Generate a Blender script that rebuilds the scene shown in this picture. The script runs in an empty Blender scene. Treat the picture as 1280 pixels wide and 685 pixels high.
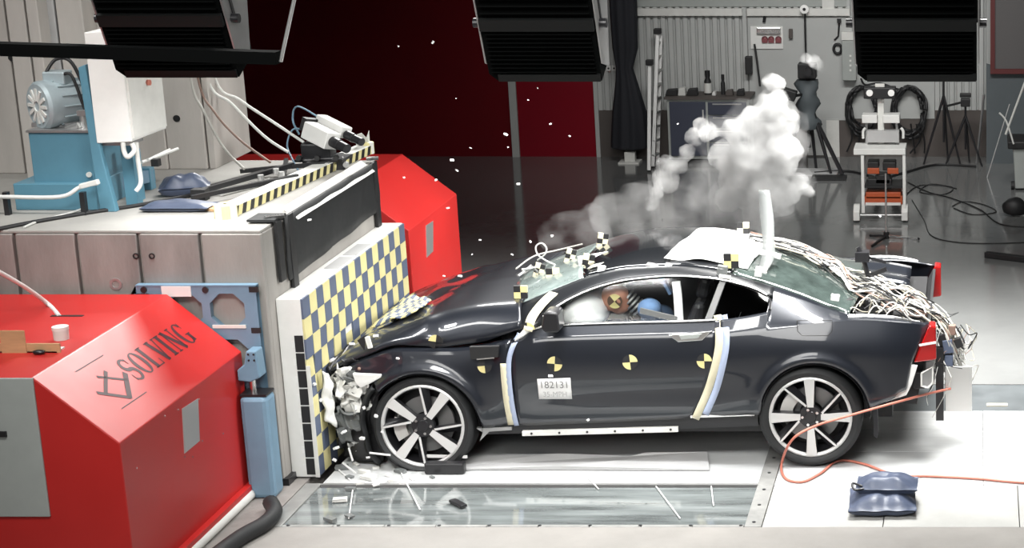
import bpy, bmesh, math, random
from math import sin, cos, pi, radians, atan, atan2, sqrt
from mathutils import Vector, Matrix, noise

random.seed(7)
SC = bpy.context.scene
COL = SC.collection

# ------------------------------------------------------------------ camera
F_PX, PPX, PPY = 2350.0, 1225.0, 342.5
PITCH = atan(602.0 / 2350.0)
CAM = Vector((0.0, -12.24, 4.52))
cam_d = bpy.data.cameras.new('camera')
cam_o = bpy.data.objects.new('camera', cam_d)
COL.objects.link(cam_o)
cam_o.location = CAM
cam_o.rotation_euler = (pi / 2 - PITCH, 0, 0)
cam_d.sensor_width = 36.0
cam_d.lens = 36.0 * F_PX / 1280.0
cam_d.shift_x = -(PPX - 640.0) / 1280.0
cam_d.clip_end = 100
SC.camera = cam_o

# ------------------------------------------------------------------ world, lights, exposure
world = bpy.data.worlds.new('world')
SC.world = world
world.use_nodes = True
bg = world.node_tree.nodes['Background']
bg.inputs[0].default_value = (0.9, 0.95, 1.0, 1)
bg.inputs[1].default_value = 0.018
SC.view_settings.view_transform = 'Standard'
SC.view_settings.look = 'None'
SC.view_settings.exposure = -0.12
SC.view_settings.gamma = 1.0
SC.cycles.volume_bounces = 2
SC.cycles.max_bounces = 8
SC.cycles.transparent_max_bounces = 16


def area(name, loc, target, sx, sy, watts, color=(1, 1, 1), spread=180):
    d = bpy.data.lights.new(name, 'AREA')
    d.shape = 'RECTANGLE'
    d.size, d.size_y = sx, sy
    d.energy = watts
    d.color = color
    d.spread = radians(spread)
    o = bpy.data.objects.new(name, d)
    COL.objects.link(o)
    o.location = loc
    o.rotation_euler = (Vector(target) - Vector(loc)).to_track_quat('-Z', 'Y').to_euler()
    return o


area('hall_or_fill_lamp', (-0.9, 1.5, 5.6), (-1.1, 1.4, 0), 4.2, 1.0, 310, (1, 0.99, 0.96), 80)
area('hall_or_fill_lamp', (-2.5, -5.5, 6.0), (-2.6, 0.0, 0.3), 5.0, 1.2, 130, (1, 0.99, 0.96), 75)
area('hall_or_fill_lamp', (-6.5, -2.0, 6.0), (-6.0, 0.3, 1.4), 2.5, 1.0, 60, (1, 0.99, 0.96), 95)
area('hall_or_fill_lamp', (-4.8, 6.0, 5.8), (-4.9, -1.0, 1.2), 3.4, 1.6, 100, (1, 0.99, 0.96), 60)
area('hall_or_fill_lamp', (2.4, 0.5, 4.6), (-4.7, 1.2, 0.7), 1.6, 1.2, 50, (1, 0.99, 0.96), 50)
area('hall_or_fill_lamp', (2.4, 2.0, 4.8), (-4.9, 4.3, 0.8), 1.2, 1.0, 36, (1, 0.99, 0.96), 26)  # narrow unseen fill, added to brighten the far red housing
area('hall_or_fill_lamp', (-4.0, -8.5, 4.2), (-2.5, 0.0, 0.7), 4.5, 2.0, 30, (1, 0.99, 0.96), 60)  # unseen frontal fill, added to light the cabin and airbag
area('hall_or_fill_lamp', (0.5, 2.4, 5.2), (0.5, 2.6, 0), 1.8, 0.8, 120, (1, 0.99, 0.96), 62)  # unseen fill, added to brighten the floor behind the car
area('hall_or_fill_lamp', (-1.0, 3.4, 5.2), (-1.0, 7.8, 0.8), 1.5, 0.8, 12, (1, 0.99, 0.96), 36)  # unseen fill, added to lift the white parts of the trolley
area('hall_or_fill_lamp', (-1.0, 4.5, 6.5), (-1.0, 11.4, 1.6), 5.0, 1.0, 80, (1, 0.99, 0.97), 62)


# ------------------------------------------------------------------ plane helpers (a sight line met with a real plane)
def _ray(px, py):
    a = (px - PPX) / F_PX
    b = -(py - PPY) / F_PX
    return Vector((a, cos(PITCH) + b * sin(PITCH), -sin(PITCH) + b * cos(PITCH)))


def on_z(px, py, z=0.0):
    r = _ray(px, py)
    return CAM + r * ((z - CAM.z) / r.z)


def on_y(px, py, y):
    r = _ray(px, py)
    return CAM + r * ((y - CAM.y) / r.y)


def on_x(px, py, x):
    r = _ray(px, py)
    return CAM + r * ((x - CAM.x) / r.x)


# ------------------------------------------------------------------ materials
MATS = {}


def mat(name, col, rough=0.5, metal=0.0, var=0.0, scale=6.0, bump=0.0, bscale=None, coat=0.0, spec=0.5, emit=0.0, alpha=1.0, trans=0.0, stretch=None, var2=None):
    if name in MATS:
        return MATS[name]
    m = bpy.data.materials.new(name)
    m.use_nodes = True
    nt = m.node_tree
    b = nt.nodes['Principled BSDF']
    b.inputs['Base Color'].default_value = (*col, 1)
    b.inputs['Roughness'].default_value = rough
    b.inputs['Metallic'].default_value = metal
    b.inputs['Coat Weight'].default_value = coat
    b.inputs['Coat Roughness'].default_value = 0.04
    b.inputs['Specular IOR Level'].default_value = spec
    b.inputs['Alpha'].default_value = alpha
    b.inputs['Transmission Weight'].default_value = trans
    if emit:
        b.inputs['Emission Color'].default_value = (*col, 1)
        b.inputs['Emission Strength'].default_value = emit
    if var or bump:
        tc = nt.nodes.new('ShaderNodeTexCoord')
        mp = nt.nodes.new('ShaderNodeMapping')
        nt.links.new(tc.outputs['Object'], mp.inputs['Vector'])
        if stretch:
            mp.inputs['Scale'].default_value = stretch
        nz = nt.nodes.new('ShaderNodeTexNoise')
        nz.inputs['Scale'].default_value = scale
        nz.inputs['Detail'].default_value = 6
        nz.inputs['Roughness'].default_value = 0.62
        nt.links.new(mp.outputs['Vector'], nz.inputs['Vector'])
        if var:
            rp = nt.nodes.new('ShaderNodeValToRGB')
            rp.color_ramp.elements[0].position = 0.3
            rp.color_ramp.elements[1].position = 0.7
            lo = var2 if var2 else tuple(max(0, c * (1 - var)) for c in col)
            rp.color_ramp.elements[0].color = (*lo, 1)
            rp.color_ramp.elements[1].color = (*[min(1, c * (1 + var * 0.6)) for c in col], 1)
            nt.links.new(nz.outputs['Fac'], rp.inputs['Fac'])
            nt.links.new(rp.outputs['Color'], b.inputs['Base Color'])
            mr = nt.nodes.new('ShaderNodeMapRange')
            mr.inputs['To Min'].default_value = max(0.02, rough * 0.8)
            mr.inputs['To Max'].default_value = min(1, rough * 1.25)
            nt.links.new(nz.outputs['Fac'], mr.inputs['Value'])
            nt.links.new(mr.outputs['Result'], b.inputs['Roughness'])
        if bump:
            n2 = nt.nodes.new('ShaderNodeTexNoise')
            n2.inputs['Scale'].default_value = bscale or scale * 8
            n2.inputs['Detail'].default_value = 4
            nt.links.new(mp.outputs['Vector'], n2.inputs['Vector'])
            bp = nt.nodes.new('ShaderNodeBump')
            bp.inputs['Strength'].default_value = bump
            bp.inputs['Distance'].default_value = 0.01
            nt.links.new(n2.outputs['Fac'], bp.inputs['Height'])
            nt.links.new(bp.outputs['Normal'], b.inputs['Normal'])
    MATS[name] = m
    return m


def glass_mat(name, tint, gloss=0.12, rough=0.03):
    m = bpy.data.materials.new(name)
    m.use_nodes = True
    nt = m.node_tree
    nt.nodes.remove(nt.nodes['Principled BSDF'])
    out = nt.nodes['Material Output']
    tr = nt.nodes.new('ShaderNodeBsdfTransparent')
    tr.inputs[0].default_value = (*tint, 1)
    gl = nt.nodes.new('ShaderNodeBsdfGlossy')
    gl.inputs['Roughness'].default_value = rough
    fr = nt.nodes.new('ShaderNodeFresnel')
    fr.inputs[0].default_value = 1.45
    ad = nt.nodes.new('ShaderNodeMath')
    ad.operation = 'MULTIPLY_ADD'
    ad.inputs[1].default_value = 0.3
    ad.inputs[2].default_value = gloss * 0.05
    nt.links.new(fr.outputs[0], ad.inputs[0])
    mx = nt.nodes.new('ShaderNodeMixShader')
    nt.links.new(ad.outputs[0], mx.inputs[0])
    nt.links.new(tr.outputs[0], mx.inputs[1])
    nt.links.new(gl.outputs[0], mx.inputs[2])
    nt.links.new(mx.outputs[0], out.inputs['Surface'])
    return m


def volume_mat(name, density, col=(0.66, 0.66, 0.66), scale=5.0, lo=0.3, hi=0.75):
    m = bpy.data.materials.new(name)
    m.use_nodes = True
    nt = m.node_tree
    nt.nodes.remove(nt.nodes['Principled BSDF'])
    out = nt.nodes['Material Output']
    v = nt.nodes.new('ShaderNodeVolumePrincipled')
    v.inputs['Color'].default_value = (*col, 1)
    v.inputs['Density'].default_value = density
    v.inputs['Anisotropy'].default_value = 0.0
    if scale:
        tc = nt.nodes.new('ShaderNodeTexCoord')
        nz = nt.nodes.new('ShaderNodeTexNoise')
        nz.inputs['Scale'].default_value = scale
        nz.inputs['Detail'].default_value = 4
        nt.links.new(tc.outputs['Object'], nz.inputs['Vector'])
        mr = nt.nodes.new('ShaderNodeMapRange')
        mr.inputs['From Min'].default_value = lo
        mr.inputs['From Max'].default_value = hi
        mr.inputs['To Min'].default_value = 0
        mr.inputs['To Max'].default_value = density
        nt.links.new(nz.outputs['Fac'], mr.inputs['Value'])
        nt.links.new(mr.outputs['Result'], v.inputs['Density'])
    nt.links.new(v.outputs[0], out.inputs['Volume'])
    return m


M = dict(
    floor=mat('floor_epoxy', (0.19, 0.194, 0.192), 0.12, 0, 0.12, 1.2, 0.02, 60, coat=0.25),
    slab=mat('floor_slab', (0.255, 0.243, 0.228), 0.7, 0, 0.14, 3.0, 0.08, 90),
    plate=mat('floor_plate', (0.38, 0.38, 0.365), 0.55, 0, 0.15, 2.5, 0.05, 70),
    white_plate=mat('floor_white', (0.52, 0.53, 0.53), 0.35, 0, 0.2, 2.0, 0.04, 50, stretch=(0.5, 2.5, 1)),
    strip=mat('floor_strip', (0.10, 0.11, 0.115), 0.35, 0, 0.2, 5),
    pit=mat('pit_glass', (0.19, 0.21, 0.21), 0.08, 0, 0.6, 2.2, 0.03, 8, coat=1.0, stretch=(0.5, 4, 1)),
    frame=mat('pit_frame', (0.30, 0.30, 0.29), 0.45, 0.3, 0.2, 9),
    red_wall=mat('red_wall', (0.13, 0.003, 0.007), 0.7, 0, 0.08, 2, spec=0.15),
    wall=mat('wall_grey', (0.44, 0.45, 0.44), 0.6, 0, 0.05, 3),
    wall_flat=mat('wall_flat', (0.42, 0.43, 0.42), 0.6, 0, 0.05, 3),
    dado=mat('wall_dado', (0.085, 0.072, 0.066), 0.6, 0, 0.1, 3),
    white=mat('white_paint', (0.72, 0.72, 0.70), 0.45, 0, 0.05, 8),
    off=mat('off_white', (0.66, 0.66, 0.63), 0.55, 0, 0.08, 8),
    concrete=mat('concrete', (0.31, 0.295, 0.275), 0.75, 0, 0.22, 2.6, 0.15, 60, stretch=(1, 1, 0.35)),
    concrete_d=mat('concrete_dark', (0.27, 0.25, 0.235), 0.75, 0, 0.3, 3.5, 0.15, 60, stretch=(1, 1, 0.3)),
    steel_pl=mat('backstop_plate', (0.50, 0.47, 0.44), 0.6, 0, 0.14, 2.2, 0.08, 50, stretch=(1.5, 1.5, 0.35)),
    steel_pg=mat('backstop_plate_grey', (0.42, 0.42, 0.42), 0.6, 0, 0.12, 2.2, 0.08, 50),
    top=mat('barrier_top', (0.33, 0.32, 0.30), 0.7, 0, 0.15, 3, 0.08, 60),
    groove=mat('dark_groove', (0.02, 0.02, 0.02), 0.8),
    red=mat('red_enamel', (0.47, 0.018, 0.016), 0.42, 0, 0.07, 2.0, spec=0.6),
    blue=mat('blue_enamel', (0.10, 0.245, 0.33), 0.4, 0, 0.1, 4),
    blue_l=mat('pale_blue_enamel', (0.16, 0.265, 0.36), 0.42, 0, 0.1, 5),
    motor=mat('motor_grey', (0.40, 0.47, 0.50), 0.38, 0.2, 0.1, 8),
    black=mat('black_matt', (0.012, 0.012, 0.013), 0.55),
    black_s=mat('black_satin', (0.016, 0.016, 0.018), 0.32),
    blacker=mat('lamp_black', (0.0022, 0.0026, 0.0026), 0.9, spec=0.05),
    lampband=mat('lamp_band', (0.008, 0.009, 0.009), 0.6, spec=0.2),
    rubber=mat('rubber', (0.012, 0.013, 0.014), 0.62, 0, 0.2, 12, 0.1, 120),
    yellow=mat('pale_yellow', (0.66, 0.60, 0.30), 0.6, 0, 0.1, 9),
    navy=mat('slate_blue', (0.10, 0.125, 0.19), 0.6, 0, 0.15, 9),
    paint=mat('slate_car_paint', (0.013, 0.0155, 0.022), 0.36, 0.35, coat=1.0),
    paint_d=mat('black_roof', (0.010, 0.011, 0.013), 0.12, 0, coat=1.0),
    chrome=mat('bright_metal', (0.82, 0.82, 0.82), 0.22, 1.0),
    alu=mat('aluminium', (0.68, 0.68, 0.67), 0.35, 0.85),
    steel=mat('grey_steel', (0.42, 0.42, 0.42), 0.4, 0.7, 0.1, 9),
    tail=mat('tail_lens', (0.34, 0.008, 0.008), 0.15, coat=1.0),
    skin=mat('dummy_vinyl', (0.48, 0.225, 0.15), 0.5, 0, 0.1, 10),
    shirt=mat('blue_cloth', (0.085, 0.15, 0.27), 0.85, 0, 0.15, 20, 0.2, 90),
    airbag=mat('airbag_cloth', (0.92, 0.92, 0.92), 0.85, 0, 0.06, 10, 0.2, 40),
    tape_y=mat('cream_tape', (0.62, 0.58, 0.42), 0.6, 0, 0.05, 20),
    tape_b=mat('pale_blue_tape', (0.36, 0.42, 0.56), 0.6, 0, 0.05, 20),
    lab_y=mat('target_yellow', (0.66, 0.58, 0.26), 0.6),
    paper=mat('white_paper', (0.74, 0.74, 0.73), 0.6),
    orange=mat('orange_cord', (0.52, 0.17, 0.12), 0.5),
    orange2=mat('orange_panel', (0.40, 0.075, 0.022), 0.5),
    cable_w=mat('cream_cable', (0.44, 0.41, 0.33), 0.5),
    cable_g=mat('grey_cable', (0.40, 0.39, 0.36), 0.5),
    cable_r=mat('rust_cable', (0.22, 0.14, 0.11), 0.5),
    bag=mat('blue_vinyl_bag', (0.065, 0.082, 0.13), 0.42, 0, 0.15, 6, 0.2, 22),
    wood=mat('plywood', (0.52, 0.33, 0.17), 0.6, 0, 0.15, 5, stretch=(1, 6, 6)),
    drape=mat('black_drape', (0.012, 0.013, 0.018), 0.8),
    bench=mat('bench_blue', (0.040, 0.047, 0.075), 0.45),
    clearp=mat('frosted_plastic', (0.17, 0.18, 0.178), 0.4, alpha=0.7),
    panelgrey=mat('panel_grey', (0.34, 0.36, 0.345), 0.5, 0, 0.05, 8),
    blueg=mat('partition_blue_grey', (0.085, 0.10, 0.108), 0.6, 0, 0.08, 6),
    maroon=mat('maroon_frame', (0.10, 0.018, 0.018), 0.5),
    meshgrey=mat('gate_mesh', (0.10, 0.095, 0.095), 0.8),
    lens=mat('lens_white', (0.9, 0.9, 0.88), 0.3),
    ink=mat('dark_ink', (0.05, 0.018, 0.022), 0.6),
    greyink=mat('grey_ink', (0.22, 0.22, 0.22), 0.7),
    rail=mat('black_roof_rail', (0.010, 0.011, 0.013), 0.38, spec=0.35),
    marker_r=mat('socket_red', (0.22, 0.06, 0.07), 0.5),
    machined=mat('machined_alloy', (0.62, 0.62, 0.61), 0.42, 0.35),
    disc=mat('disc_iron', (0.20, 0.20, 0.20), 0.4, 0.6),
    red_door=mat('red_panel', (0.21, 0.004, 0.013), 0.7, 0, 0.06, 2, spec=0.15),
    brown=mat('caliper', (0.55, 0.54, 0.52), 0.45, 0.3),
)
M['window'] = glass_mat('side_glass', (0.95, 0.97, 0.96), 0.12, 0.12)
M['tinted'] = glass_mat('tinted_glass', (0.10, 0.11, 0.11), 0.3, 0.08)
M['windscreen'] = mat('cracked_windscreen', (0.17, 0.21, 0.20), 0.28, 0, 0.25, 9, 0.3, 40, coat=0.8)
M['backlight'] = mat('rear_window', (0.045, 0.060, 0.055), 0.12, 0, 0.5, 6, coat=1.0)
M['lampface'] = mat('lamp_face', (1, 0.98, 0.94), 0.5, emit=2.5)


# ------------------------------------------------------------------ mesh builder
class MB:
    def __init__(self):
        self.v, self.f, self.m = [], [], []

    def add(self, vs, fs, mi=0):
        n = len(self.v)
        self.v += [tuple(p) for p in vs]
        for f in fs:
            self.f.append(tuple(i + n for i in f))
            self.m.append(mi)
        return self

    def box(self, c, s, mi=0, rot=None):
        hx, hy, hz = s[0] / 2, s[1] / 2, s[2] / 2
        vs = [Vector((x, y, z)) for x in (-hx, hx) for y in (-hy, hy) for z in (-hz, hz)]
        if rot is not None:
            vs = [rot @ p for p in vs]
        c = Vector(c)
        return self.add([p + c for p in vs], [(0, 1, 3, 2), (4, 6, 7, 5), (0, 4, 5, 1), (2, 3, 7, 6), (0, 2, 6, 4), (1, 5, 7, 3)], mi)

    def bx(self, x0, x1, y0, y1, z0, z1, mi=0):
        return self.box(((x0 + x1) / 2, (y0 + y1) / 2, (z0 + z1) / 2), (abs(x1 - x0), abs(y1 - y0), abs(z1 - z0)), mi)

    def beam(self, a, b, w, h, mi=0, up=(0, 0, 1)):
        a, b = Vector(a), Vector(b)
        d = (b - a)
        L = d.length
        d.normalize()
        s = d.cross(Vector(up))
        if s.length < 1e-4:
            s = d.cross(Vector((1, 0, 0)))
        s.normalize()
        u = s.cross(d)
        R = Matrix((d, s, u)).transposed()
        return self.box((a + b) / 2, (L, w, h), mi, R)

    def tube(self, pts, r, n=8, mi=0, caps=True):
        pts = [Vector(p) for p in pts]
        rs = r if isinstance(r, (list, tuple)) else [r] * len(pts)
        vs, fs = [], []
        prev = None
        for i, p in enumerate(pts):
            t = (pts[min(i + 1, len(pts) - 1)] - pts[max(i - 1, 0)])
            t = t.normalized() if t.length > 1e-9 else Vector((0, 0, 1))
            if prev is None:
                s = t.cross(Vector((0, 0, 1)))
                if s.length < 0.05:
                    s = t.cross(Vector((1, 0, 0)))
            else:
                s = prev - t * prev.dot(t)
                if s.length < 1e-6:
                    s = t.cross(Vector((1, 0, 0.3)))
            s.normalize()
            prev = s
            u = t.cross(s)
            for k in range(n):
                a = 2 * pi * k / n
                vs.append(p + (s * cos(a) + u * sin(a)) * rs[i])
        for i in range(len(pts) - 1):
            for k in range(n):
                k2 = (k + 1) % n
                fs.append((i * n + k, i * n + k2, (i + 1) * n + k2, (i + 1) * n + k))
        if caps:
            fs.append(tuple(reversed(range(n))))
            fs.append(tuple((len(pts) - 1) * n + k for k in range(n)))
        return self.add(vs, fs, mi)

    def cyl(self, a, b, r, n=16, mi=0, r2=None):
        return self.tube([a, b], [r, r if r2 is None else r2], n, mi)

    def lathe(self, prof, origin=(0, 0, 0), axis='Y', n=40, mi=0, start=0.0, sweep=2 * pi):
        # prof: list of (radius, along)
        full = abs(sweep - 2 * pi) < 1e-6
        k_n = n if full else n + 1
        vs, fs = [], []
        o = Vector(origin)
        for r, h in prof:
            for k in range(k_n):
                a = start + sweep * k / n
                if axis == 'Y':
                    p = Vector((r * cos(a), h, r * sin(a)))
                elif axis == 'Z':
                    p = Vector((r * cos(a), r * sin(a), h))
                else:
                    p = Vector((h, r * cos(a), r * sin(a)))
                vs.append(o + p)
        for i in range(len(prof) - 1):
            for k in range(n):
                k2 = (k + 1) % k_n
                fs.append((i * k_n + k, i * k_n + k2, (i + 1) * k_n + k2, (i + 1) * k_n + k))
        return self.add(vs, fs, mi)

    def prism(self, poly, axis, a, b, mi=0):
        # poly: 2D points; axis 'Y' -> (x,z), 'X' -> (y,z), 'Z' -> (x,y)
        def P(p, t):
            return {'Y': (p[0], t, p[1]), 'X': (t, p[0], p[1]), 'Z': (p[0], p[1], t)}[axis]
        n = len(poly)
        vs = [P(p, a) for p in poly] + [P(p, b) for p in poly]
        fs = [tuple(range(n)), tuple(range(2 * n - 1, n - 1, -1))]
        fs += [(i, (i + 1) % n, n + (i + 1) % n, n + i) for i in range(n)]
        return self.add(vs, fs, mi)

    def grid(self, rows, mi=0, mfun=None):
        nr, nc = len(rows), len(rows[0])
        n = len(self.v)
        for r in rows:
            self.v += [tuple(p) for p in r]
        for i in range(nr - 1):
            for j in range(nc - 1):
                self.f.append((n + i * nc + j, n + i * nc + j + 1, n + (i + 1) * nc + j + 1, n + (i + 1) * nc + j))
                self.m.append(mfun(i, j) if mfun else mi)
        return self

    def ball(self, c, r, n=12, mi=0, sc=(1, 1, 1), rot=None):
        prof = []
        vs, fs = [], []
        m = max(6, n // 2 + 2)
        for i in range(m + 1):
            th = pi * i / m
            for k in range(n):
                a = 2 * pi * k / n
                p = Vector((sin(th) * cos(a) * sc[0], sin(th) * sin(a) * sc[1], cos(th) * sc[2])) * r
                if rot is not None:
                    p = rot @ p
                vs.append(p + Vector(c))
        for i in range(m):
            for k in range(n):
                k2 = (k + 1) % n
                fs.append((i * n + k, (i + 1) * n + k, (i + 1) * n + k2, i * n + k2))
        return self.add(vs, fs, mi)

    def mesh(self, name, mats, smooth=None):
        me = bpy.data.meshes.new(name)
        me.from_pydata(self.v, [], self.f)
        for m in (mats if isinstance(mats, (list, tuple)) else [mats]):
            me.materials.append(m)
        me.polygons.foreach_set('material_index', self.m)
        bm = bmesh.new()
        bm.from_mesh(me)
        bmesh.ops.remove_doubles(bm, verts=bm.verts, dist=1e-6)
        bmesh.ops.recalc_face_normals(bm, faces=bm.faces)
        bm.to_mesh(me)
        bm.free()
        if smooth is not None:
            me.shade_smooth()
            me.set_sharp_from_angle(angle=radians(smooth))
        me.update()
        return me

    def build(self, name, mats, parent=None, smooth=None, solid=0.0, bevel=0.0, label=None, loc=None):
        o = bpy.data.objects.new(name, self.mesh(name, mats, smooth))
        COL.objects.link(o)
        if parent is not None:
            o.parent = parent
        if loc is not None:
            o.location = loc
        if solid:
            md = o.modifiers.new('thick', 'SOLIDIFY')
            md.thickness = abs(solid)
            md.offset = -1 if solid > 0 else 1
        if bevel:
            md = o.modifiers.new('edge', 'BEVEL')
            md.width = bevel
            md.segments = 2
            md.limit_method = 'ANGLE'
        if label:
            o['label'] = label
        return o


def tag(o, label, cat, group=None, kind=None):
    o['label'] = label
    o['category'] = cat
    if group:
        o['group'] = group
    if kind:
        o['kind'] = kind
    return o


def thing(name, label, cat, loc=(0, 0, 0), group=None, rotz=0.0):
    o = bpy.data.objects.new(name, None)
    o.empty_display_size = 0.1
    COL.objects.link(o)
    o.location = loc
    o.rotation_euler = (0, 0, rotz)
    return tag(o, label, cat, group)


def struct(o):
    o['kind'] = 'structure'
    return o


def link_copy(o, parent=None, loc=None):
    c = o.copy()
    COL.objects.link(c)
    if parent is not None:
        c.parent = parent
    if loc is not None:
        c.location = loc
    return c


def curve_pts(pts, n=6):
    """Catmull-Rom through pts."""
    pts = [Vector(p) for p in pts]
    out = []
    for i in range(len(pts) - 1):
        p0, p1, p2, p3 = pts[max(i - 1, 0)], pts[i], pts[i + 1], pts[min(i + 2, len(pts) - 1)]
        for k in range(n):
            t = k / n
            out.append(0.5 * ((2 * p1) + (p2 - p0) * t + (2 * p0 - 5 * p1 + 4 * p2 - p3) * t * t + (3 * p1 - p0 - 3 * p2 + p3) * t ** 3))
    out.append(pts[-1])
    return out


def fn(pairs):
    """smooth 1-D function through (x, y) pairs (monotone-limited Hermite)."""
    xs = [p[0] for p in pairs]
    ys = [p[1] for p in pairs]
    n = len(xs)
    d = [(ys[i + 1] - ys[i]) / (xs[i + 1] - xs[i]) for i in range(n - 1)]
    t = [d[0]] + [0 if d[i - 1] * d[i] <= 0 else 2 * d[i - 1] * d[i] / (d[i - 1] + d[i]) for i in range(1, n - 1)] + [d[-1]]

    def g(x):
        if x <= xs[0]:
            return ys[0]
        if x >= xs[-1]:
            return ys[-1]
        i = 0
        while x > xs[i + 1]:
            i += 1
        h = xs[i + 1] - xs[i]
        u = (x - xs[i]) / h
        return ((1 + 2 * u) * (1 - u) ** 2 * ys[i] + u * (1 - u) ** 2 * h * t[i] + u * u * (3 - 2 * u) * ys[i + 1] + u * u * (u - 1) * h * t[i + 1])
    return g


def lerp(a, b, t):
    return a + (b - a) * t


# ================================================================== SETTING
# floor: everything visible is at z = 0
YB = 11.48
floor = struct(MB().bx(-14, 3.2, 1.90, YB + 0.3, -0.12, 0.0).build('floor', M['floor']))
MB().bx(-14, 3.2, -8.0, -1.075, -0.12, 0.0).build('slab', M['slab'], floor)
MB().bx(-14, -4.56, -1.075, 1.90, -0.12, 0.0).build('slab', M['concrete_d'], floor)
for x0, x1 in ((-1.385, -0.62), (-0.615, 0.25), (0.255, 1.1), (1.105, 3.2)):
    MB().bx(x0, x1, -1.07, -0.335, -0.12, 0.0).build('plate', M['plate'], floor, bevel=0.003)
for y0, y1 in ((-0.328, 0.34), (0.344, 0.82), (0.824, 1.24)):
    for x0, x1 in ((-1.385, 0.02), (0.024, 1.2), (1.204, 3.2)):
        MB().bx(x0, x1, y0, y1, -0.12, 0.0).build('plate', M['white_plate'], floor, bevel=0.002)
MB().bx(-1.385, 3.2, 1.244, 1.896, -0.12, -0.004).build('channel_cover', M['strip'], floor)
for x in (0.05, 0.95, 1.85):
    MB().bx(x, x + 0.16, 1.36, 1.42, -0.004, 0.003).build('channel_handle', M['cable_w'], floor)
# glass-topped pit lane under the car
MB().bx(-4.44, -1.50, -1.035, -0.36, -0.10, -0.006).build('pit_glass', M['pit'], floor)
MB().bx(-4.44, -1.50, -0.30, 1.90, -0.12, -0.002).build('pit_cover', M['white_plate'], floor)
MB().bx(-4.44, -1.50, -0.36, -0.332, -0.05, -0.02).build('pit_rail', M['black_s'], floor)
MB().bx(-4.44, -1.50, -0.332, -0.30, -0.05, 0.004).build('pit_rail', M['steel'], floor)
for i in range(9):
    x0 = -4.44 + i * 0.3267
    MB().bx(x0, x0 + 0.323, -1.073, -1.037, -0.08, 0.003).build('frame_bar', M['frame'], floor, bevel=0.003)
MB().bx(-4.55, -4.442, -1.073, -0.30, -0.08, 0.004).build('frame_bar', M['frame'], floor, bevel=0.003)
for y0, y1 in ((-1.073, -0.34), (-0.335, 0.45), (0.455, 1.24)):
    MB().bx(-1.498, -1.39, y0, y1, -0.08, 0.004).build('frame_bar', M['frame'], floor, bevel=0.003)
b = MB()
for i in range(10):
    for y in (-1.055,):
        b.cyl((-4.40 + i * 0.32, y, 0.002), (-4.40 + i * 0.32, y, 0.006), 0.012, 8)
for y in (-1.0, -0.7, -0.42, -0.1, 0.2):
    b.cyl((-1.444, y, 0.003), (-1.444, y, 0.007), 0.012, 8)
b.build('frame_screw', M['black_s'], floor)['kind'] = 'stuff'


# back wall: dark red left half, corrugated sheet right half
def wall_x(px, y=YB):
    return on_y(px, 100, y).x


def wall_z(py, y=YB):
    return on_y(900, py, y).z


xr0, xr1 = wall_x(743), 1.6
wl = struct(MB().bx(-14, xr0, YB, YB + 0.2, 0, 4.2).build('wall_back', M['red_wall']))
b = MB()
rows = []
zt0, zt1 = 0.0, 4.2
nx = int((xr1 - xr0) / 0.0155)
zz = [0.60, 4.2]
for z in zz:
    row = []
    for i in range(nx + 1):
        x = xr0 + (xr1 - xr0) * i / nx
        ph = i % 6
        row.append((x, YB + (0.03 if ph in (0, 1, 2) else 0.0), z))
    rows.append(row)
wc = struct(b.grid(rows).build('wall_back', M['wall'], solid=0.02))
struct(MB().bx(xr0, xr1, YB - 0.012, YB + 0.2, 0, 0.60).build('wall_back_dado', M['dado']))
ra, rb = wall_x(645), wall_x(742)
MB().bx(ra, rb, YB - 0.012, YB, 0, 4.2).build('panel', M['red_door'], wl)
# posts and beams
struct(MB().bx(wall_x(636), wall_x(645), YB - 0.05, YB, 0, 4.2).build('trim_1', M['wall']))
struct(MB().bx(wall_x(742), wall_x(747), YB - 0.05, YB + 0.02, 0, 4.2).build('trim_2', M['wall']))
struct(MB().bx(wall_x(800), wall_x(931), YB - 0.07, YB, wall_z(19), wall_z(10)).build('trim_3', M['off']))
struct(MB().bx(wall_x(937), wall_x(1064), YB - 0.07, YB, wall_z(19), wall_z(10)).build('trim_4', M['off']))
struct(MB().bx(wall_x(1030), wall_x(1045), YB - 0.06, YB, wall_z(10), 4.2).build('trim_5', M['off']))
struct(MB().bx(wall_x(800), wall_x(1060), YB - 0.03, YB, wall_z(8), 4.2).build('trim_6', M['panelgrey']))
wp = struct(MB().bx(wall_x(937), wall_x(1066), YB - 0.025, YB, wall_z(150), wall_z(20)).build('wall_back_panel', M['wall_flat']))
struct(MB().bx(wall_x(1062), wall_x(1168), YB - 0.022, YB, wall_z(148), wall_z(60)).build('wall_back_panel', M['wall_flat']))
struct(MB().bx(wall_x(1008), wall_x(1047), YB - 0.03, YB - 0.0, 0.02, wall_z(148)).build('wall_back_panel', M['wall_flat']))
struct(MB().bx(wall_x(1032), wall_x(1048), YB - 0.04, YB - 0.03, 0.0, wall_z(150)).build('trim_7', M['off']))
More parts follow.
